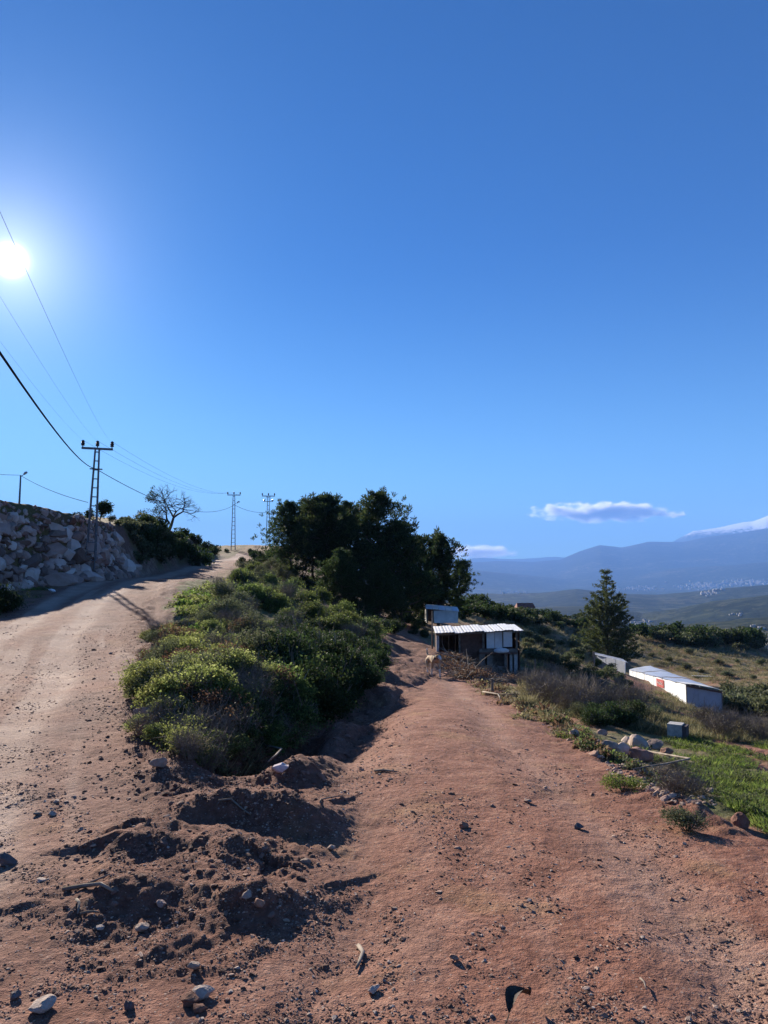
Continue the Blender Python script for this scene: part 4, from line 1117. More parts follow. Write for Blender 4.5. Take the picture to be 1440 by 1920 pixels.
g = np.random.default_rng(17)
S = np.concatenate([poly_np([(225,1180),(260,1160),(420,1400),(560,1390),(660,1300),(690,1330),(560,1440),(400,1470),(300,1450),(240,1340)], 900), poly_np([(820,1230),(960,1290),(1100,1380),(1060,1390),(900,1310),(820,1260)], 300)])
cover('leaf_litter', S, [weed(30, .09, .03, LM['brown'], 41, .25), weed(30, .09, .026, LM['straw'], 42, .3), tuft(26, .09, .05, LM['straw'], 43, 1.1, .08)], .6, 1.4, 'dead leaves and dry stalks at the feet of the bushes', None, .03, 9)
# ---------------------------------------------------------------- stone retaining wall
wall = empty('stone_wall', (WP[3][0], WP[3][1], H(*WP[3])), 0, 'tall dry wall of pinkish quarry boulders holding back the bank left of the upper road', 'stone wall')
MS_WALLD = stone_mat('wall_stone_dark', (.09,.055,.045), (.20,.135,.11), (.32,.24,.20), 1.3, .7, .03); MS_WALLP = stone_mat('wall_stone_pale', (.28,.19,.16), (.46,.34,.29), (.60,.50,.44), 1.3, .7, .03)
MST = [hull_rock(22, 500+i, .8, (MS_WALL, MS_WALLD, MS_WALL, MS_WALLP, MS_RED if i == 4 else MS_WALLD, MS_WALL)[i % 6], 'stone') for i in range(18)]
wo_ = Vector(wall.location)
g = np.random.default_rng(9); cnt = 0
def wall_at(s_):
    i = min(int(s_), len(WP)-2); f = s_-i
    ax, ay = WP[i]; bx, by = WP[i+1]; dx, dy = bx-ax, by-ay; l = math.hypot(dx, dy)
    return ax+dx*f, ay+dy*f, -dy/l, dx/l, math.atan2(dy, dx)
# arc length table of the wall foot up to the place where the boulders stop
tt_ = np.linspace(2.7, 6.15, 400); ps = np.array([wall_at(t)[:2] for t in tt_]); al = np.concatenate([[0], np.cumsum(np.hypot(*np.diff(ps, axis=0).T))])
row_h = 0.0; up = 0.0; k = 0
while up < 1.02:
    sz = .50-.13*up
    a = g.random()*.4
    while a < al[-1]-.15 and k < 300:
        w = sz*float(np.exp(g.normal(0, .30)))
        t = float(np.interp(a+w*.5, al, tt_)); x, y, nx, ny, ang_ = wall_at(t)
        u = min(1.0, up+g.normal()*.02)
        d = 1.45*u*.92+g.normal()*.035+.02
        px_, py_ = x+nx*d, y+ny*d
        zf = H(px_, py_)
        endf = 1-max(0, (a-(al[-1]-1.0))/1.0)
        if u <= endf+.05:
            o = link('stone', MST[g.integers(0, 18)], wall)
            o.location = Vector((px_, py_, zf+w*.05))-wo_
            o.rotation_euler = (g.normal()*.3, g.normal()*.3, ang_+g.normal()*.4)
            o.scale = (w*1.5, w*1.25, w*1.35*(.8+.35*g.random()))
            k += 1
        a += w*.82
    up += sz*.62/3.6
print('wall stones', k)
n = 800; aa = g.uniform(0, al[-1]-.3, n); uu = g.random(n)**.8; PP = []
for a_, u_ in zip(aa, uu):
    x, y, nx, ny, _q = wall_at(float(np.interp(a_, al, tt_))); d_ = 1.45*u_*.95-.10; PP.append((x+nx*d_, y+ny*d_))
PP = np.array(PP); zz = height(PP[:, 0], PP[:, 1]); sz = np.exp(g.normal(-2.35, .4, n))
rb = scatter('wall_rubble', np.stack([PP[:, 0]-wo_.x, PP[:, 1]-wo_.y, zz-wo_.z+.06], 1), g.uniform(0, 6.28, (n, 3)), np.stack([sz*2, sz*1.8, sz*1.7], 1), g.integers(0, 5, n), MST[1:6], 'small rubble wedged between the boulders of the wall')
rb.parent = wall
# fallen boulders at the wall foot
for px, py, s, m_, lab in ((108,1098,1.0,'pale','long pale boulder lying at the foot of the stone wall'), (150,1088,.55,'pale','small boulder at the wall foot behind the long pale one'),
                         (250,1066,.6,'pale','boulder at the far end of the stone wall foot')):
    h = hit(px, py)
    if h:
        o = link('boulder', rough_rock(700+px, .8, MS_WALL, 'boulder')); o.location = (h[0], h[1], h[2]+s*.12); o.scale = (s*1.6, s*1.1, s*1.0); o.rotation_euler = (0, 0, .5)
        tag(o, lab, 'boulder')

# ---------------------------------------------------------------- lattice poles and wires
STEEL = simple('galvanised_steel', (.10,.10,.11), (.19,.19,.20), 9, .55, .6)
PORC = simple('insulator_glaze', (.035,.015,.012), (.06,.025,.02), 9, .3)
CABLE = simple('cable_sheath', (.02,.02,.022), (.035,.035,.04), 4, 1.0, spec=0.0)
LAMPM = simple('lamp_housing', (.25,.25,.26), (.35,.35,.36), 9, .5)
def lattice_pole(x, y, ztop, rz, arm, label, lamp=False, second=False, lean=0.0, low=.46, bar2=True):
    z = H(x, y); h = ztop-z
    root = empty('lattice_pole', (x, y, z-.1), rz, label, 'power pole', 'lattice steel power poles'); root.rotation_euler = (0, lean, rz)
    w0, w1 = h*.032+.03, h*.012+.02; b = .05*h/7
    for sx in (-1, 1):
        for sy in (-1, 1):
            m = MB(); m.bar((sx*w0, sy*w0*.7, 0), (sx*w1, sy*w1*.7, h), b); m.build('leg', STEEL, root)
    n = 13
    for i in range(1, n+1):
        t = i/(n+.3); a, c = w0+(w1-w0)*t, (w0+(w1-w0)*t)*.7; zz = h*t; m = MB(); q = b*.75
        m.bar((-a, -c, zz), (a, -c, zz), q); m.bar((-a, c, zz), (a, c, zz), q); m.bar((-a, -c, zz), (-a, c, zz), q); m.bar((a, -c, zz), (a, c, zz), q)
        m.build('rung', STEEL, root)
    m = MB(); m.bar((-arm/2, 0, h+.03), (arm/2, 0, h+.03), .075, .09); m.build('crossarm', STEEL, root)
    ins = []
    for s in (-1, 0, 1):
        i0_ = MB(); i0_.lathe([(.02, 0), (.022, .06), (.075, .07), (.08, .11), (.05, .13), (.085, .15), (.085, .19), (.05, .21), (.07, .23), (.06, .28), (.02, .31)], (s*(arm/2-.04), 0, h+.07), 10)
        i0_.build('insulator', PORC, root, smooth=False); ins.append((s*(arm/2-.04), 0, h+.36))
    zl = h-.46*h*.40
    if bar2:
        m = MB(); m.bar((-arm*.2, 0, h*(1-low*.36)), (arm*.2, 0, h*(1-low*.36)), .05); m.build('lower_crossarm', STEEL, root)
    if second:
        m = MB(); m.bar((-arm*.36, 0, h*.90), (arm*.36, 0, h*.90), .06); m.build('second_crossarm', STEEL, root)
        for s in (-1, 1):
            i0_ = MB(); i0_.lathe([(.02, 0), (.08, .03), (.08, .14), (.03, .2)], (s*arm*.34, 0, h*.9+.03), 8); i0_.build('insulator', PORC, root)
        m = MB(); m.bar((-arm*.3, 0, h*.9), (-arm*.12, 0, h), .04); m.bar((arm*.3, 0, h*.9), (arm*.12, 0, h), .04); m.build('brace', STEEL, root)
    if lamp:
        m = MB(); m.tube([(.06, 0, h*.83), (.3, 0, h*.86), (.42, 0, h*.87)], [.02, .02, .02], 5); p = m.build('lamp_arm', STEEL, root)
        m = MB(); m.tube([(.36, 0, h*.86), (.5, 0, h*.885), (.66, 0, h*.88)], [.05, .09, .05], 6); m.build('lamp_head', LAMPM, p)
    bpy.context.view_layer.update()
    mw = root.matrix_world
    return root, [mw @ Vector(p) for p in ins], mw @ Vector((0, -.15, h*(1-low*.36))), mw
P1 = pix(164, 1086, 32.6); top1 = pix(171, 838, 32.6)[2]
pole1, ins1, cab1, _ = lattice_pole(P1[0]+.1, P1[1], top1, .15, 1.28, 'nearest lattice steel power pole, rising in front of the stone wall', lean=.028)
P2 = pix(437, 1036, 86); pole2, ins2, cab2, mw2 = lattice_pole(P2[0], P2[1], pix(437, 927, 86)[2], .1, 1.45, 'distant lattice pole with a street lamp on the crest of the upper road', lamp=True, bar2=False)
P3 = pix(502, 1040, 90); pole3, ins3, cab3, _ = lattice_pole(P3[0], P3[1], pix(502, 929, 90)[2], .1, 1.5, 'distant lattice pole with two crossarms beside the left end of the pine grove', second=True, bar2=False)
# small lamp post on the bank top
p4 = pix(36, 940, 44); t4 = pix(37, 891, 44)
z4 = H(p4[0], p4[1]); lp = empty('lamp_post', (p4[0], p4[1], z4-.2), 0, 'thin pole with a small lamp standing on the bank behind the stone wall', 'lamp post')
m = MB(); m.tube([(0, 0, 0), (.03, 0, t4[2]-z4+.2)], [.065, .04], 8); m.build('post', STEEL, lp, smooth=True)
m = MB(); m.tube([(.03, 0, t4[2]-z4+.1), (.28, 0, t4[2]-z4+.3)], [.02, .02], 5); pa = m.build('lamp_arm', STEEL, lp)
m = MB(); m.tube([(.2, 0, t4[2]-z4+.24), (.3, 0, t4[2]-z4+.34), (.4, 0, t4[2]-z4+.37)], [.05, .08, .05], 6); m.build('lamp_head', LAMPM, pa)

def wire(A, B, sag, r, label, cat='wire', name='power_line', group=None, n=28, mat=None):
    A = Vector(A); B = Vector(B); pts = []
    for i in range(n+1):
        t = i/n; p = A.lerp(B, t); p.z -= 4*sag*t*(1-t); pts.append(p)
    m = MB(); m.tube([p-A for p in pts], [r]*(n+1), 5); o = m.build(name, mat or CABLE, None, A, True); return tag(o, label, cat, group)
def wire_through(A, B, px, py, r, label, **k):
    """span from A to B hung so that it crosses pixel (px, py)"""
    A = Vector(A); B = Vector(B); q = Vector(pix(px, py, 1.0)); kx = q.x/q.y; kz = q.z-EYE
    t = (A.x-kx*A.y)/(kx*(B.y-A.y)-(B.x-A.x)); y = A.y+(B.y-A.y)*t; z = EYE+kz*y
    sag = k.pop('sag', .55); B.z = (z+4*sag*t*(1-t)-A.z)/t+A.z; print('wire', label, round(t, 2), round(B.z, 2)); return wire(A, B, sag, r, label, **k)
NX = Vector((3.4, -14.0, 0)); ad = Vector((math.cos(-.1), math.sin(-.1), 0))
wire_through(ins1[2], NX+ad*.7+Vector((0, 0, 7.4)), 10, 420, .0013, 'thin bare wire from the right insulator of the nearest pole up past the sun', group=None)
wire_through(ins1[1], NX+Vector((0, 0, 7.4)), 0, 556, .0013, 'thin bare wire from the middle insulator of the nearest pole into the sun glare')
wire_through(ins1[0], NX-ad*.7+Vector((0, 0, 7.4)), 0, 640, .0013, 'thin bare wire from the left insulator of the nearest pole, lowest of the three')
wire_through(cab1, NX+Vector((0, 0, 6.0)), 0, 662, .014, 'thick black twisted cable running from the nearest pole to the upper left', cat='cable', name='power_cable', sag=.9)
wire(cab1, mw2 @ Vector((0, 0, (pix(437, 927, 86)[2]-H(P2[0], P2[1]))*.82)), 1.25, .016, 'thick black cable dipping from the nearest pole towards the bare tree', 'cable', 'power_cable')
for i in range(3): wire(ins1[i], ins2[i], .9, .005, 'faint wire from the nearest pole to the far pole with the lamp, %s strand' % ('left', 'middle', 'right')[i])
a2 = mw2 @ Vector((0, 0, 5.2)); wire(a2, Vector(P3)+Vector((0, 0, 5.0)), .35, .018, 'short cable sagging between the two far lattice poles', 'cable', 'power_cable')
wire((p4[0], p4[1], t4[2]), pix(165, 942, 33), .15, .012, 'cable from the lamp post down to the nearest lattice pole', 'cable', 'power_cable')
wire((p4[0], p4[1], t4[2]), pix(-260, 868, 36), .1, .012, 'cable from the lamp post leaving the picture on the left', 'cable', 'power_cable')

# ---------------------------------------------------------------- tin roofed shed
TIN = simple('white_sheet_metal', (.66,.66,.62), (.78,.78,.75), 1.5, .45, bump=.1)
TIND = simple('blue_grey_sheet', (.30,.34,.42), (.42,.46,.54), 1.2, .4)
BOARD = simple('grey_board', (.10,.085,.07), (.22,.19,.16), 5, .9, bump=.4)
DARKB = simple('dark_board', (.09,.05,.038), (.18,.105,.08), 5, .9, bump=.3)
WPANEL = simple('white_panel', (.50,.51,.50), (.68,.68,.66), 2.2, .6, bump=.15)
BLOCK = simple('concrete_block', (.30,.30,.29), (.48,.47,.45), 14, .95, bump=.5)
FABW = simple('white_tarp', (.60,.64,.70), (.74,.77,.80), 1.6, .55, bump=.6, bdist=.05)
BLUEP = simple('blue_plastic', (.05,.12,.28), (.08,.18,.36), 4, .5)
def shed():
    A = Vector(pix(816, 1187, 28)); B = Vector(pix(982, 1181, 28)); C_ = Vector(pix(966, 1170, 31.4)); D_ = Vector(pix(812, 1175, 31.4))
    gz0 = H((A.x+B.x)/2, 29); root = empty('tin_roofed_shed', (A.x, A.y, gz0), 0, 'low open shed with a white corrugated tin roof on the right of the lower road', 'shed')
    O = root.location
    def rp(u, v): return (A.lerp(B, u)).lerp(D_.lerp(C_, u), v)
    n = 9
    for i in range(n):        # corrugated sheets side by side, each with its ribs
        m = MB(); u0, u1 = i/n, (i+1)/n-.004; K = 6; vs = []; jag = rnd.uniform(-.02, .02)
        for v in (-.02+jag, 1.02+jag):
            for q in range(K+1):
                p = rp(u0+(u1-u0)*q/K, v)-O; p.z += .012*(q % 2)+.02*math.sin(i*2.1); vs.append(p)
        vs += [p-Vector((0, 0, .012)) for p in vs]; M = K+1
        fs = []
        for q in range(K): fs += [(q, q+1, q+1+M, q+M), (q+2*M, q+3*M, q+1+3*M, q+1+2*M), (q, q+2*M, q+1+2*M, q+1), (q+M, q+1+M, q+1+3*M, q+3*M)]
        m.add(vs, fs); m.build('roof_sheet', TIN, root)
    def post(u, v, name='post', mt=BOARD, w=.07):
        p = rp(u, v); z = H(p.x, p.y); m = MB(); m.box(-w/2, w/2, -w/2, w/2, z-.1, p.z-.03)
        o = m.build(name, mt, root, (p.x-O.x, p.y-O.y, -O.z)); return o
    post(.03, .12, w=.10, mt=BLOCK); post(.28, .12); post(.55, .1); post(.93, .12); post(.03, .95); post(.5, .95); post(.97, .95)
    m = MB(); a = rp(0.01, .1)-O; b = rp(.99, .1)-O; m.bar(a-Vector((0,0,.07)), b-Vector((0,0,.07)), .05, .09); m.build('beam', BOARD, root)
    m = MB(); a = rp(0.01, .93)-O; b = rp(.99, .93)-O; m.bar(a-Vector((0,0,.07)), b-Vector((0,0,.07)), .05, .09); m.build('beam', BOARD, root)
    # rear and side boards
    for u0, u1, v0, v1, mt in ((.03, .97, .9, .9, DARKB), (.30, .57, .16, .16, DARKB), (.96, .96, .1, .9, DARKB), (.03, .03, .15, .9, DARKB)):
        N_ = 12 if u0 != u1 else 6
        for i in range(N_):
            a = rp(u0+(u1-u0)*i/N_, v0+(v1-v0)*i/N_); b = rp(u0+(u1-u0)*(i+.985)/N_, v0+(v1-v0)*(i+.985)/N_); m = MB()
            zt = min(a.z, b.z)-.09; zb = min(H(a.x, a.y), H(b.x, b.y))-.1
            m.bar((a-O).to_3d()*Vector((1,1,0)).length*0+Vector((a.x-O.x, a.y-O.y, (zt+zb)/2-O.z)), Vector((b.x-O.x, b.y-O.y, (zt+zb)/2-O.z)), .02, zt-zb); m.build('board', mt, root)
    # raised pen on the right: floor, white panels, block legs
    fl = min(A.z, B.z)-.70
    a, b = rp(.50, .05), rp(.93, .05); c, d = rp(.93, .85), rp(.50, .85); m = MB()
    m.add([(p.x-O.x, p.y-O.y, z-O.z) for z in (fl-.07, fl) for p in (a, b, c, d)], [(0,3,2,1),(4,5,6,7),(0,1,5,4),(1,2,6,5),(2,3,7,6),(3,0,4,7)]); m.build('pen_floor', DARKB, root)
    for u0, u1, sk in ((.585, .675, 0), (.68, .765, .01), (.775, .875, -.005)):
        a, b = rp(u0, .08+sk), rp(u1, .09); m = MB(); zt = a.z-.06; zb = fl+.13+(.05 if u0 > .7 else 0)
        m.bar((a.x-O.x, a.y-O.y, (zt+zb)/2-O.z), (b.x-O.x, b.y-O.y, (zt+zb)/2-O.z), .02, zt-zb); m.build('white_panel', WPANEL, root)
    a, b = rp(.50, .06), rp(.93, .06); m = MB(); m.bar((a.x-O.x, a.y-O.y, fl+.06-O.z), (b.x-O.x, b.y-O.y, fl+.06-O.z), .025, .13); m.build('pen_board', BOARD, root)
    for u, v, w in ((.53, .1, .2), (.62, .1, .22), (.80, .1, .10), (.86, .12, .10), (.91, .1, .12)):
        p = rp(u, v); z = H(p.x, p.y); m = MB(); m.box(-w/2, w/2, -.1, .1, z-.1, fl-.07); m.build('block_leg', BLOCK if u > .84 else BOARD, root, (p.x-O.x, p.y-O.y, -O.z))
    for i in range(7):       # weathered boards closing the space below the pen
        u0 = .56+.035*i; a, b = rp(u0, .18), rp(u0+.033, .18); m = MB(); zb = min(H(a.x, a.y), H(b.x, b.y))-.05; zt = fl-.075
        if zt > zb: m.bar((a.x-O.x, a.y-O.y, (zt+zb)/2-O.z), (b.x-O.x, b.y-O.y, (zt+zb)/2-O.z), .02, zt-zb); m.build('skirt_board', BOARD, root)
    m = MB(); p = rp(.52, .25)-O; m.lathe([(.16, -.0), (.17, .05), (.17, .42), (.16, .46)], (p.x, p.y, fl-O.z), 14); m.build('drum', BLUEP, root, smooth=False)
    # whitish bundle on the pen edge
    p = rp(.74, -.05); o = MB(); o.lathe([(.08, 0), (.2, .05), (.22, .14), (.12, .22)], (0, 0, 0), 9); q = o.build('feed_sack', WPANEL, None, (p.x, p.y, fl)); q.scale = (1.3, .6, .8)
    tag(q, 'pale sack slumped on the front edge of the shed pen', 'sack')
    h_ = (pix(812, 1160, 29)); z = H(h_[0], 29.6); m = MB(); m.tube([(0, 0, -.1), (0, 0, h_[2]-z+.25)], [.03, .025], 6); tag(m.build('pole', BOARD, None, (h_[0], 29.6, z)), 'thin grey pole standing at the left corner of the tin roofed shed', 'pole')
shed()
def cabin():
    Y = 48; a = Vector(pix(800, 1166, Y)); b = Vector(pix(859, 1164, Y)); z0 = min(H(a.x, Y), H(b.x, Y)+.0)
    zt = pix(830, 1134, Y)[2]; z0 = max(z0, pix(830, 1165, Y)[2])-.1
    root = empty('white_cabin', (a.x, Y, z0), 0, 'small white arched cabin with a dark opening on its left, behind the tin roofed shed', 'cabin')
    w = b.x-a.x; h = zt-z0
    m = MB(); m.box(.45, w, 0, .06, 0, h*.68); m.build('front_panel', WPANEL, root)
    m = MB(); m.box(w-.03, w, .06, 2.2, 0, h*.6); m.build('side_panel', WPANEL, root)
    m = MB(); m.box(0, .03, .0, 2.2, 0, h*.7); m.build('side_panel', WPANEL, root)
    m = MB(); m.box(.03, w-.03, 2.1, 2.16, 0, h*.75); m.build('rear_panel', DARKB, root)
    for k in range(5):
        u0, u1 = k/5, (k+1)/5; m = MB(); vs = []
        for v in range(9):
            t = v/8; y = -.12+2.4*t; zz = h*(.70+.30*math.sin(PI*(.12+.76*t)))
            for u in (u0, u1-.01):
                vs.append((-.06+(w+.12)*u, y, zz-.16*h*u*(1 if k > 1 else .8)))
        n = len(vs); vs += [(x, y, z-.03) for x, y, z in vs]; fs = []
        for v in range(8): i = 2*v; fs += [(i, i+1, i+3, i+2), (i+n, i+2+n, i+3+n, i+1+n)]
        fs += [(0, n, n+1, 1)]
        m.add(vs, fs); m.build('roof_sheet', TIN if k % 2 else FABW, root)
    m = MB(); m.box(.0, .07, -.03, .04, 0, h*.8); m.build('door_post', BOARD, root); m = MB(); m.box(.40, .45, -.03, .04, 0, h*.8); m.build('door_post', BOARD, root)
cabin()
def cottage():
    Y = 118; a = Vector(pix(972, 1150, Y)); b = Vector(pix(1002, 1150, Y)); zg = a.z-.3; root = empty('small_house', (a.x, Y, zg), 0, 'tiny distant white hut with a dark reddish roof on the brow of the slope', 'hut')
    w = b.x-a.x; h = pix(985, 1131, Y)[2]-zg
    RT = simple('red_tile', (.16,.06,.045), (.26,.11,.08), 3, .9)
    m = MB(); m.box(0, w, 0, 2.4, 0, h*.6); m.build('wall', WPANEL, root)
    m = MB(); m.add([(-.2, -.2, h*.6+.01), (w+.2, -.2, h*.6+.01), (w+.2, 2.6, h*.6+.01), (-.2, 2.6, h*.6+.01), (0, 1.2, h), (w, 1.2, h)], [(0,3,2,1),(0,1,5,4),(2,3,4,5),(0,4,3),(1,2,5)]); m.build('roof', RT, root)
    m = MB(); m.box(w*.35, w*.55, -.02, -.004, 0, h*.42); m.build('door', DARKB, root)
cottage()

# ---------------------------------------------------------------- long white shelter
def shelter():
    A = Vector(pix(1288, 1320, 44)); B = Vector(pix(1355, 1340, 43)); Cc = Vector(pix(1181, 1277, 74)); up_ = pix(1288, 1284, 44)[2]-A.z
    root = empty('long_shelter', (A.x, A.y, A.z), 0, 'long low white panelled shelter with a blue grey roof on the slope at the right', 'shelter'); O = root.location
    d = (Cc-A); d.z = 0; n = Vector((d.y, -d.x, 0)).normalized(); wv = (B-A); wid = max(1.5, wv.dot(n))
    bv = B-A
    cuts = [0, .30, .44, .62, .80, .90, 1.0]   # panel joints seen along the wall
    def P(t, s, h):
        p = A+(Cc-A)*t+bv*s; return Vector((p.x, p.y, A.z+(Cc.z-A.z)*t+h))-O+Vector((0, 0, (B.z-A.z)*s*.35))
    hh = lambda t: up_+.02*math.sin(t*40)
    r0 = pix(1350, 1296, 43)[2]; r1 = pix(1230, 1249, 73)[2]; l0 = A.z+up_; l1 = Cc.z+up_
    for i in range(len(cuts)-1):
        t0, t1 = cuts[i]+.004, cuts[i+1]-.004; m = MB(); K = 5; vs = []
        for q in range(K+1):
            t = t0+(t1-t0)*q/K; b_ = .03*(q % 2)
            for h in (-.45, hh(t)+.03*math.sin(q*2.3+i)): v = P(t, 0, h); v += -n*b_; vs.append(v)
        M = len(vs); vs += [v+n*.02 for v in vs]; fs = []
        for q in range(K): j = 2*q; fs += [(j, j+2, j+3, j+1), (j+M, j+1+M, j+3+M, j+2+M), (j+1, j+3, j+3+M, j+1+M)]
        m.add(vs, fs); m.build('wall_panel', FABW, root)
        m = MB(); m.bar(P(cuts[i]+.001, .0, -.4), P(cuts[i]+.001, .0, hh(0)+.05), .05); m.build('post', BOARD, root)
    K = 9
    for k in range(K):        # roof sheets
        t0, t1 = k/K, (k+1)/K-.004; m = MB(); vs = []
        for t in (t0, t1):
            for q in range(5):
                s = -.04+1.08*q/4; z = hh(t)+.05+.05*math.sin(PI*q/4)+.02*(q % 2)-.02*(k % 3); pv_ = P(t, s, z); want = ((l0+(l1-l0)*t)*(1-s)+(r0+(r1-r0)*t)*s)-O.z; pv_.z = want+z-up_; vs.append(pv_)
        M = 10; vs += [v-Vector((0, 0, .015)) for v in vs]; fs = []
        for q in range(4): fs += [(q, q+5, q+6, q+1), (q+M, q+1+M, q+6+M, q+5+M)]
        fs += [(0, 1, 1+M, M), (1, 2, 2+M, 1+M), (2, 3, 3+M, 2+M), (3, 4, 4+M, 3+M)]
        m.add(vs, fs); m.build('roof_sheet', TIND if k > 0 else WPANEL, root)
    # gable wall facing the camera with a dark strip under the eaves
    for s0, s1 in ((0.01, .34), (.345, .67), (.675, .99)):
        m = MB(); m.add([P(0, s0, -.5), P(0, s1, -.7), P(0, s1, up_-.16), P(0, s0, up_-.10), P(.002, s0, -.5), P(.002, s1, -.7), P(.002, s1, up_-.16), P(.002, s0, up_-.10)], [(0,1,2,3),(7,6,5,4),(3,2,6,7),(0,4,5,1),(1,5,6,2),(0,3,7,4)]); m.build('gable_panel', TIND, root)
    m = MB(); m.bar(P(-.002, 0, up_-.05), P(-.002, 1, up_-.12), .03, .10); m.build('eaves_strip', DARKB, root)
    for i in range(4):
        m = MB(); m.bar(P(0, 1, -.7), P(0, 1, up_), .05) if i == 0 else m.bar(P(i*.33, 1, -.6), P(i*.33, 1, up_), .05); m.build('post', BOARD, root)
    # rear wall
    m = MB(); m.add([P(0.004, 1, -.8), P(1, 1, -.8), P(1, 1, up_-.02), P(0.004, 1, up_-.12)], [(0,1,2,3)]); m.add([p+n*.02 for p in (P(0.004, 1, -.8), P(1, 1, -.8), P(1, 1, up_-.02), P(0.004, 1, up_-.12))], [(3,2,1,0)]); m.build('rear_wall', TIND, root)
    # red sign
    SR = simple('sign_red', (.30,.03,.03), (.36,.05,.045), 6, .6); SW = simple('sign_white', (.7,.66,.62), (.75,.72,.7), 6, .6)
    t0, t1 = .385, .27
    m = MB(); z0, z1 = up_*.42, up_*.92; q = [P(t0, 0, z0)-n*.07, P(t1, 0, z0)-n*.07, P(t1, 0, z1)-n*.07, P(t0, 0, z1)-n*.07]; r_ = [p+n*.02 for p in q]
    m.add(q+r_, [(0,1,2,3),(7,6,5,4),(0,4,5,1),(3,2,6,7),(0,3,7,4),(1,5,6,2)]); sg = m.build('sign', SR, root)
    m = MB(); c0 = P(t0, 0, (z0+z1)/2)-n*.075; c1 = P(t1, 0, (z0+z1)/2)-n*.075; pr = None
    for k in range(25):      # illegible white script
        p = c0.lerp(c1, .12+.76*k/24)+Vector((0, 0, .09*math.sin(k*1.9)+.05*math.sin(k*.8)))
        if pr is not None: m.bar(pr, p, .03)
        pr = p
    m.build('script', SW, sg)
    # shaded wing at the far end, behind the conifer trunk side
    W0 = Vector(pix(1119, 1251, 80)); W1 = Cc+Vector((.1, 1.5, 0)); hw = 1.25; m = MB()
    a, b = W0-O, W1-O; b.z = a.z-.25
    for k in range(3):
        m = MB(); p = a.lerp(b, k/3+.01); q = a.lerp(b, (k+1)/3-.01); m.bar(p+Vector((0, 0, hw*.42)), q+Vector((0, 0, hw*.42)), .04, hw*1.25); m.build('wing_panel', FABW, root)
    m = MB(); m.add([a+Vector((-.1, -.1, hw+.02)), b+Vector((.2, -.1, hw)), b+Vector((.4, 2.2, hw+.1)), a+Vector((.1, 2.2, hw+.12))], [(0,1,2,3)]); m.add([p-Vector((0,0,.03)) for p in (a+Vector((-.1, -.1, hw+.02)), b+Vector((.2, -.1, hw)), b+Vector((.4, 2.2, hw+.1)), a+Vector((.1, 2.2, hw+.12)))], [(3,2,1,0)]); m.build('wing_roof', TIND, root)
shelter()
# fallen pale boards behind the shelter, post by its far end
h = hit(1318, 1268)
if h:
    m = MB()
    m.bar((-1.2, 0, .06), (.9, -.6, .06), .3, .03); tag(m.build('pale_sheet', WPANEL, None, (h[0], h[1], h[2])), 'pale sheet lying in the grass just behind the long shelter roof', 'sheet')

# ---------------------------------------------------------------- small things on the right slope
def post_at(px, pb, pt, r, label, name='fence_post', cat='post', mt=None, Y=None):
    h = hit(px, pb) if Y is None else pix(px, pb, Y)
    zt = pix(px, pt, h[1])[2]; z = H(h[0], h[1]); m = MB(); hh_ = max(zt-z, .2)
    m.tube([(0, 0, -.15), (r*.4, 0, hh_*.5), (r*.2, 0, hh_)], [r, r*.9, r*.8], 6); return tag(m.build(name, mt or BOARD, None, (h[0], h[1], z)), label, cat)
post_at(1003, 1262, 1236, .05, 'short dark post with a pale knob in the grass right of the shed')
post_at(1113, 1248, 1222, .10, 'thick dark post at the left end of the long shelter')
post_at(922, 1300, 1272, .03, 'thin pale stick standing upright in the brushwood beside the road', 'upright_stick', 'stick', TWIG)
def crumple(px, py, Y, w, h, label, name, mt, seed, d=.4):
    g = np.random.default_rng(seed); hh_ = hit(px, py); me = hull_rock(26, seed, .5, mt, name); o = link(name, me)
    for v in me.vertices: v.co += Vector(g.normal(size=3)*.05)
    o.location = (hh_[0], hh_[1], hh_[2]+h*.3); o.scale = (w, d, h); o.rotation_euler = (g.normal()*.1, g.normal()*.1, g.normal()*.4); return tag(o, label, name.replace('_', ' '))
crumple(1026, 1266, 0, .85, .3, 'crumpled white plastic sheet in the scrub below the shed', 'plastic_sheet', FABW, 31, .5)
crumple(997, 1268, 0, .26, .24, 'small pale blue plastic lump left of the white sheet', 'plastic_bag', TIND, 32, .3)
crumple(96, 1112, 0, .34, .30, 'white plastic bag on the verge below the stone wall', 'plastic_bag', simple('white_plastic', (.7,.7,.7), (.8,.8,.8), 5, .5), 33, .3)
crumple(527, 1450, 0, .16, .14, 'pinkish white stone block at the near edge of the gully', 'white_stone', simple('white_stone', (.50,.42,.42), (.66,.58,.58), 9, .9, bump=.4), 34, .12)
# concrete block on the slope, with a dark slab on its right face
h = hit(1272, 1384); ro = empty('concrete_box', (h[0], h[1], h[2]-.03), -.55, 'weathered grey box shaped block standing at the top of the green grass', 'block')
m = MB(); m.box(-.17, .09, -.14, .14, 0, .30); m.build('block', BLOCK, ro)
m = MB(); m.box(.093, .17, -.13, .13, 0, .28); m.build('side', MS_DARK, ro)
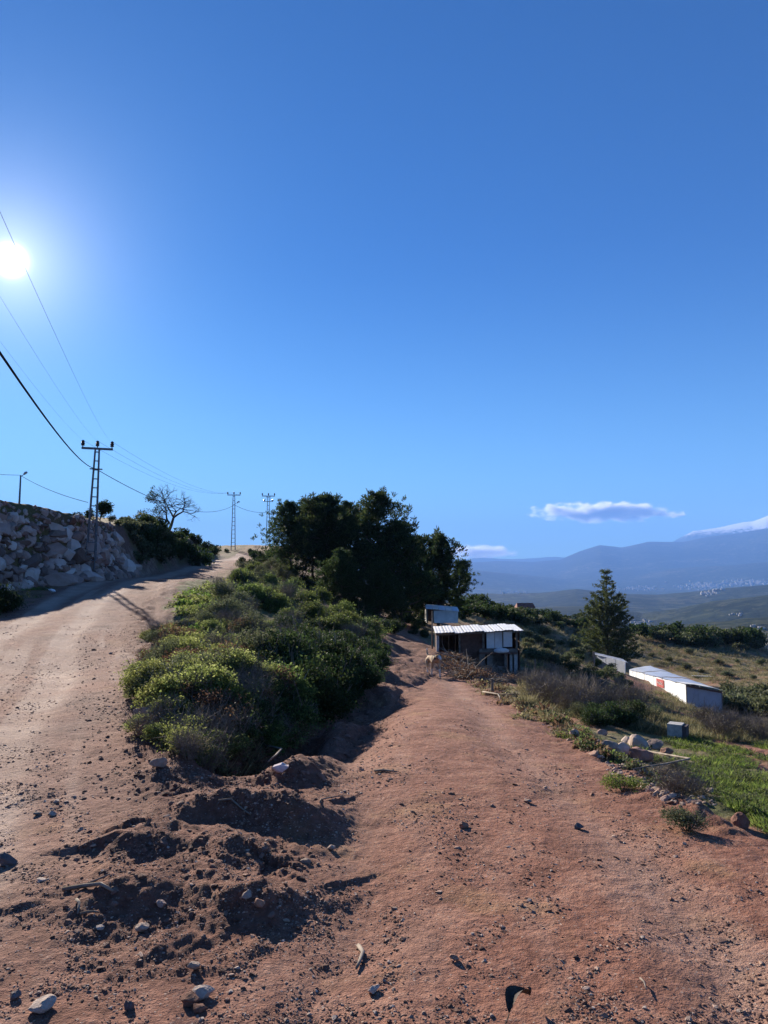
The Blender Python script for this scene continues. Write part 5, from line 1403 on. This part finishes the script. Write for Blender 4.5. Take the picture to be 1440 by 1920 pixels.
# row of rocks on the edge of the lower road
RK = [(1078,1385,.12,1.5,'upright split block at the left end of the rock row on the road edge'), (1120,1392,.10,.6,'flat small rock next to the upright block'),
      (1143,1408,.22,.75,'pale angular rock, second large one in the roadside rock row'), (1166,1412,.24,.7,'reddish flat rock in the middle of the roadside rock row'),
      (1196,1402,.30,.55,'broad pinkish rock lying on top in the roadside rock row'), (1228,1404,.26,.6,'grey arched rock near the right end of the roadside rock row'),
      (1205,1425,.30,.45,'long low brown rock below the broad pinkish one'), (1250,1416,.16,.6,'small rock at the right end of the roadside rock row'),
      (1385,1550,.17,.85,'reddish brown lump of rock at the right road edge above the green field'), (1332,1487,.10,.9,'single white stone at the foot of the drop on the right'),
      (1130,1378,.13,.7,'small grey rock behind the row at the road edge'), (1175,1392,.2,.5,'flat grey slab behind the roadside rock row'),
      (12,1622,.11,.8,'dark stone at the left picture edge on the sandy ground'), (76,1892,.10,.55,'pale flat stone near the lower left corner'),
      (28,1872,.05,.8,'small dark stone beside the pale flat one in the lower left'), (243,1893,.05,.9,'dark clod above the scattered stones at the bottom left'),
      (380,1868,.085,.6,'pale stone at the top of the small heap near the bottom edge'), (355,1882,.075,.7,'whitish rounded stone in the small heap near the bottom edge'),
      (372,1896,.05,.7,'small stone at the base of the heap near the bottom edge'), (365,1818,.05,.9,'pale round stone above the small heap'),
      (268,1742,.065,.7,'pale stone on the sunlit ground below the left earth heap'), (700,1860,.05,.7,'lone pale stone right of the fallen stick'),
      (622,1594,.055,.7,'pale stone at the right end of the shaded hollow'), (572,1616,.06,.6,'flat pale stone on the right shoulder of the earth heap'),
      (484,1700,.06,.8,'brown stone at the foot of the right earth heap'), (463,1682,.055,.8,'white stone lodged in the shaded face of the right earth heap'),
      (303,1700,.06,.8,'grey green stone at the foot of the left earth heap'), (1086,1554,.07,.7,'dark split stone on the red ground of the right road'),
      (990,1505,.06,.6,'pale flat stone in the middle of the lower road'), (868,1552,.07,.7,'brown stone on the left wheel line of the lower road'),
      (852,1800,.045,.8,'small orange brown stone near the bottom centre'), (97,1528,.06,.6,'pale flat stone on the left ground beside the upper road'),
      (70,1528,.05,.6,'small flat stone beside the pale one on the left ground'), (106,1505,.05,.6,'pale stone above the flat one on the left ground'),
      (76,1652,.05,.4,'thin pale flake on the sandy ground at the left'), (175,1588,.04,.6,'small whitish stone just left of the earth heap'),
      (208,1226,.08,.6,'white flat stone at the left verge of the upper road thicket'), (272,1348,.22,.7,'pale rock among weeds on the left shoulder of the bank'),
      (270,1380,.14,.8,'tan stone standing on the left shoulder of the bank'), (297,1440,.12,1.0,'upright white stone in the shade at the near end of the bank'),
      (310,1300,.28,.6,'half buried grey rock under the leaves at the left of the thicket')]
for i, (px, py, s, zs, lab) in enumerate(RK):
    h = hit(px, py)
    if not h: continue
    mt = MS_DARK if 'dark' in lab else MS_PALE if s > .19 and 'brown' not in lab else MS_RED if ('reddish' in lab or 'pinkish' in lab) else MS_PALE if ('pale' in lab or 'white' in lab or 'split' in lab) else MS_WALL if 'grey' in lab else MS_GRAVEL
    big = s > .12
    o = link('rock' if big else 'stone', rough_rock(900+i, .8, mt, 'rock') if big or s >= .05 else hull_rock(16, 900+i, .8, mt, 'rock')); o.location = (h[0], h[1], h[2]+s*zs*.30); o.scale = (s*1.45 if big else s*1.1, s*1.3 if big else s*.95, s*1.8*max(zs, .65) if big else s*1.1*zs)
    o.rotation_euler = (rnd.uniform(-.15, .15), rnd.uniform(-.2, .2), rnd.uniform(-.7, .7)); tag(o, lab, 'rock' if big else 'stone')
# sticks
def stick(pa_, pb_, r, label, lift=.012, mt=None, name='stick', cat='stick', bend=.1, fork=False):
    a = hit(*pa_); b = hit(*pb_)
    if not a or not b: return
    A_v = Vector(a)+Vector((0, 0, lift)); B_v = Vector(b)+Vector((0, 0, lift)); d = B_v-A_v; sd = Vector((-d.y, d.x, 0))*bend; m = MB()
    pts = [Vector((0, 0, 0)), d*.33+sd, d*.7+sd*.5, d]
    pts = [Vector((p.x, p.y, max(p.z, H(A_v.x+p.x, A_v.y+p.y)+lift-A_v.z))) for p in pts]
    m.tube(pts, [r, r*.9, r*.75, r*.5], 5)
    if fork: m.tube([pts[1], pts[1]+sd*3+d*.25+Vector((0, 0, r*2))], [r*.6, r*.3], 4)
    o = m.build(name, mt or TWIG, None, A_v, True); return tag(o, label, cat)
stick((672,1778),(668,1822),.010,'short pale stick pointing away on the ground right of the heaps')
stick((118,1672),(212,1676),.012,'long weathered stick lying at the foot of the left earth heap', fork=True)
stick((143,1692),(146,1718),.008,'short pale peg of wood on the left ground'); stick((150,1718),(186,1716),.007,'thin twig lying flat on the left ground')
stick((540,1405),(575,1412),.010,'pale twig across the gully below the thicket', .2); stick((482,1362),(538,1373),.014,'straight grey stick lying in the dark gully', .2)
stick((492,1408),(503,1440),.012,'short pale stick leaning at the gully edge', .05); stick((600,1508),(648,1496),.006,'thin twig on the road beside the first earth heap')
stick((702,1448),(745,1450),.010,'dark twig lying across the left side of the lower road'); stick((1200,1840),(1212,1862),.004,'thin pale straw on the ground at the lower right')
stick((380,1415),(430,1455),.012,'crooked grey branch on the near edge of the gully', .1, fork=True)
stick((905,1302),(938,1318),.016,'pale dead branch lying across the right verge of the lower road', .05, fork=True)
stick((1215,1420),(1185,1462),.012,'thin branch slanting down the crumbling edge below the rocks', .08)
stick((900,1228),(928,1213),.03,'pale cut branch sticking up from the brushwood before the shed', .25)
stick((410,1505),(470,1530),.008,'root fragment on the flat ground between the two earth heaps', .01)
# curled dry leaf at the bottom edge
h = hit(976, 1900); m = MB(); vs = []; fs = []
for i in range(8):
    t = i/7; w = .028*math.sin(PI*(.1+.85*t))
    c_ = Vector((-.05+.10*t-.02*math.sin(t*3), -.06+.12*t, .03+.035*math.sin(PI*t))); sd = Vector((1, -.8, 0)).normalized()
    vs += [c_-sd*w+Vector((0, 0, .018)), c_, c_+sd*w+Vector((0, 0, .02))]
for i in range(7): j = i*3; fs += [(j, j+1, j+4, j+3), (j+1, j+2, j+5, j+4)]
m.add(vs, fs); m.tube([vs[1], vs[1]+Vector((-.03, -.05, -.03))], [.003, .002], 4)
tag(m.build('curled_leaf', simple('dead_leaf', (.035,.022,.015), (.06,.04,.025), 30, .8), None, (h[0], h[1], h[2]), True), 'curled dark dead leaf on the ground at the bottom edge', 'leaf')
# ---------------------------------------------------------------- dog
def dog():
    h = (pix(812, 1268, 20)); X, Y = h[0], h[1]; Z = H(X, Y)
    root = empty('dog', (X, Y, Z), 0, 'tan dog with white legs and muzzle walking down the lower road towards the viewer', 'dog')
    V = []; E = []; Rr = []
    def v(p, r, par=None): V.append(p); Rr.append(r); i = len(V)-1; (E.append((par, i)) if par is not None else None); return i
    # built facing +x; turned afterwards
    pel = v((-.24, 0, .46), .085); lo_ = v((-.08, 0, .455), .078, pel); ch = v((.10, 0, .44), .105, lo_); sh = v((.22, 0, .47), .09, ch)
    nk = v((.33, 0, .52), .062, sh); hd = v((.43, 0, .55), .062, nk); mz = v((.51, 0, .515), .036, hd); no = v((.575, 0, .495), .024, mz)
    t1_ = v((-.33, 0, .47), .03, pel); t2_ = v((-.42, 0, .52), .024, t1_); t3_ = v((-.47, 0, .60), .022, t2_); v((-.46, 0, .68), .012, t3_)
    for s, fx in ((1, .07), (-1, -.07)):
        a = v((.20, .075*s, .38), .05, sh); b = v((.20+fx*.5, .08*s, .25), .032, a); c = v((.20+fx, .08*s, .12), .022, b); d = v((.19+fx*1.3, .08*s, .03), .022, c); v((.235+fx*1.3, .08*s, .02), .02, d)
        a = v((-.25, .07*s, .38), .065, pel); b = v((-.19-fx*.5, .08*s, .27), .042, a); c = v((-.29-fx, .08*s, .16), .022, b); d = v((-.27-fx*1.2, .08*s, .035), .02, c); v((-.225-fx*1.2, .08*s, .02), .02, d)
    me = bpy.data.meshes.new('body'); me.from_pydata(V, E, []); o = link('body', me, root)
    md = o.modifiers.new('skin', 'SKIN'); o.modifiers.new('sub', 'SUBSURF').levels = 2; o.modifiers['sub'].render_levels = 2
    for i, sv in enumerate(me.skin_vertices[0].data): sv.radius = (Rr[i], Rr[i]); sv.use_root = (i == 0)
    m, t = new_mat('dog_fur'); k = NT(t); pos = k.n('ShaderNodeTexCoord').outputs['Object']; sx = k.n('ShaderNodeSeparateXYZ'); k.l(pos, sx.inputs[0])
    nz = k.noise(pos, 7, 3); c = k.mix(k.maprange(nz, .4, .6), (.36,.24,.14), (.48,.35,.22))
    c = k.mix(k.m('MULTIPLY', k.m('GREATER_THAN', k.noise(pos, 5, 1), .56), k.m('GREATER_THAN', sx.outputs[0], .05)), c, (.06,.045,.035))
    leg = k.m('LESS_THAN', k.m('ADD', sx.outputs[2], k.m('MULTIPLY', nz, .1)), .27); muz = k.m('GREATER_THAN', sx.outputs[0], .46); tl = k.m('MULTIPLY', k.m('GREATER_THAN', sx.outputs[2], .62), k.m('LESS_THAN', sx.outputs[0], -.3))
    c = k.mix(k.m('MAXIMUM', k.m('MAXIMUM', leg, muz), tl), c, (.66,.60,.52)); c = k.mix(k.m('GREATER_THAN', sx.outputs[0], .585), c, (.02,.02,.02))
    k.out(k.principled(c, .9, k.bump(k.noise(pos, 60, 3), .5, .01))); me.materials.append(m); 
    EAR = simple('dog_ear', (.10,.07,.045), (.16,.11,.07), 9, .9); EYE_ = simple('dog_eye', (.01,.008,.006), None, 9, .2)
    for s in (1, -1):
        m = MB(); m.add([(.40, .035*s, .60), (.44, .055*s, .595), (.395, .085*s, .545), (.385, .05*s, .56)], [(0,1,2,3)]); m.add([(.40, .035*s, .595), (.44, .055*s, .588), (.395, .085*s, .538), (.385, .05*s, .552)], [(3,2,1,0)]); m.build('ear', EAR, root)
        m = MB(); m.lathe([(.003, -.008), (.009, 0), (.003, .008)], (.475, .036*s, .565), 6); m.build('eye', EYE_, root)
    root.rotation_euler = (0, 0, R(-74)); root.scale = (1.02, 1.02, 1.02)
dog()

# ---------------------------------------------------------------- far towns
def far_hit(px, py, y0=400, y1=24000):
    v = (960-py)/F; fw = math.cos(PITCH)-v*math.sin(PITCH); up = v*math.cos(PITCH)+math.sin(PITCH)
    Yg = np.exp(np.linspace(math.log(y0), math.log(y1), 500)); X = (px-720)/F*Yg/fw; Z = EYE+up*Yg/fw; b = np.nonzero(Z < far_h(X, Yg))[0]
    return None if len(b) == 0 else (X[b[0]], Yg[b[0]], float(far_h(X[b[0]:b[0]+1], Yg[b[0]:b[0]+1])[0]))
TOWNW = simple('town_wall', (.26,.24,.22), (.46,.43,.40), .02, .8)
def town(px, py, wx, wy, n, size, label, seed, y0=400):
    g = np.random.default_rng(seed); m = MB(); o0 = None
    for i in range(n):
        h = far_hit(px+g.normal()*wx*.45, py+g.normal()*wy*.45, y0)
        if h is None: continue
        if o0 is None: o0 = h
        s = size*(.6+.9*g.random())*(h[1]/o0[1]) ; x, y, z = h[0]-o0[0], h[1]-o0[1], h[2]-o0[2]
        m.box(x-s, x+s, y-s*.5, y+s*.5, z-s*.5, z+s*(.6+.6*g.random()))
    if o0: tag(m.build('town', TOWNW, None, o0), label, None, None, 'stuff')
town(1322, 1099, 60, 8, 130, 10, 'white buildings of a town on the plain right of the conifer', 1, 4500)
town(1405, 1093, 54, 7, 90, 10, 'pale buildings of a town reaching the right picture edge', 2, 4500)
town(1335, 1112, 22, 4, 26, 7, 'small cluster of pale buildings below the larger town', 3, 2500)
town(1195, 1104, 50, 4, 60, 10, 'pale strip of distant buildings just right of the conifer top', 4, 4500)
town(962, 1111, 40, 3, 26, 9, 'line of tiny white buildings behind the dark ridge on the left', 5, 3500)
town(1207, 1168, 26, 6, 28, 3.0, 'white houses of a village in the valley right of the conifer', 6, 500)
town(1388, 1155, 22, 5, 9, 2.6, 'few white houses on the green hillside at the right', 7, 500)
town(1425, 1178, 14, 5, 8, 2, 'pale houses low at the right picture edge', 8, 300)

# ---------------------------------------------------------------- clouds (beyond the haze)
def cloud(name, px, py, D, w, d, h, seed, label, dens=.010, thr=.59, sc_=.0016):
    x, y, z = pix(px, py, D); bm = bmesh.new(); bmesh.ops.create_icosphere(bm, subdivisions=3, radius=1)
    for v_ in bm.verts: v_.co = Vector((v_.co.x*w/2, v_.co.y*d/2, v_.co.z*h/2))
    me = bpy.data.meshes.new(name); bm.to_mesh(me); bm.free(); o = link(name, me, None, (x, y, z))
    m, t = new_mat(name+'_vapour'); k = NT(t); pos = k.n('ShaderNodeTexCoord').outputs['Object']
    mp = k.n('ShaderNodeMapping'); mp.inputs['Scale'].default_value = (2/w, 2/d, 2/h); k.l(pos, mp.inputs[0]); ln = k.n('ShaderNodeVectorMath', operation='LENGTH'); k.l(mp.outputs[0], ln.inputs[0])
    m2 = k.n('ShaderNodeMapping'); m2.inputs['Location'].default_value = (seed*500, 0, 0); m2.inputs['Scale'].default_value = (1, 1, 1.8); k.l(pos, m2.inputs[0])
    nz = k.noise(m2.outputs[0], sc_, 6, .62)
    den = k.m('SUBTRACT', k.m('ADD', nz, k.m('MULTIPLY', k.m('SUBTRACT', 1.0, ln.outputs['Value']), .36)), thr)
    den = k.m('MULTIPLY', k.m('MAXIMUM', den, 0), dens*5)
    pv = k.n('ShaderNodeVolumePrincipled'); pv.inputs['Color'].default_value = (.97, .97, 1, 1); k.l(den, pv.inputs['Density']); pv.inputs['Anisotropy'].default_value = .55
    o_ = k.n('ShaderNodeOutputMaterial'); k.l(pv.outputs[0], o_.inputs['Volume']); me.materials.append(m)
    return tag(o, label, None, None, 'structure')
cloud('cloud', 1135, 960, 30000, 6600, 2600, 900, 1, 'long broken white cloud above the mountains on the right')
cloud('cloud', 895, 1036, 34000, 4200, 2600, 800, 2, 'low faint cloud over the left end of the mountains', .004)

# ---------------------------------------------------------------- labels: tell the members of a group apart by where they stand in it
bpy.context.view_layer.update()
from collections import defaultdict
G_ = defaultdict(list)
for o in sc.objects:
    if o.parent is None and o.get('group') and o.get('category') and o.get('label'): G_[(o['group'], o['label'])].append(o)
ORD = ['leftmost', 'second from left', 'third from left', 'fourth from left', 'fifth from left', 'sixth from left', 'seventh from left', 'eighth from left', 'ninth from left', 'tenth from left', 'eleventh from left', 'twelfth from left', 'thirteenth from left', 'fourteenth from left']
ROWN = {1: [''], 2: ['front row', 'back row'], 3: ['front row', 'middle row', 'back row'], 4: ['front row', 'second row', 'third row', 'back row'],
        5: ['front row', 'second row', 'third row', 'fourth row', 'back row'], 6: ['front row', 'second row', 'third row', 'fourth row', 'fifth row', 'back row'],
        7: ['front row', 'second row', 'third row', 'fourth row', 'fifth row', 'sixth row', 'back row']}
for (gname, lab), L_ in G_.items():
    if len(L_) < 2: continue
    k = max(1, min(7, math.ceil(len(L_)/7)))
    L_.sort(key=lambda o: o.location.y/1.0)
    base = ' '.join(lab.split()[:10])
    per = math.ceil(len(L_)/k)
    for r_i in range(k):
        row = sorted(L_[r_i*per:(r_i+1)*per], key=lambda o: o.location.x/max(o.location.y, .1))
        for j, o in enumerate(row):
            o['label'] = base+', '+ORD[min(j, 13)]+((' in ' + ROWN[k][r_i]) if k > 1 else '')
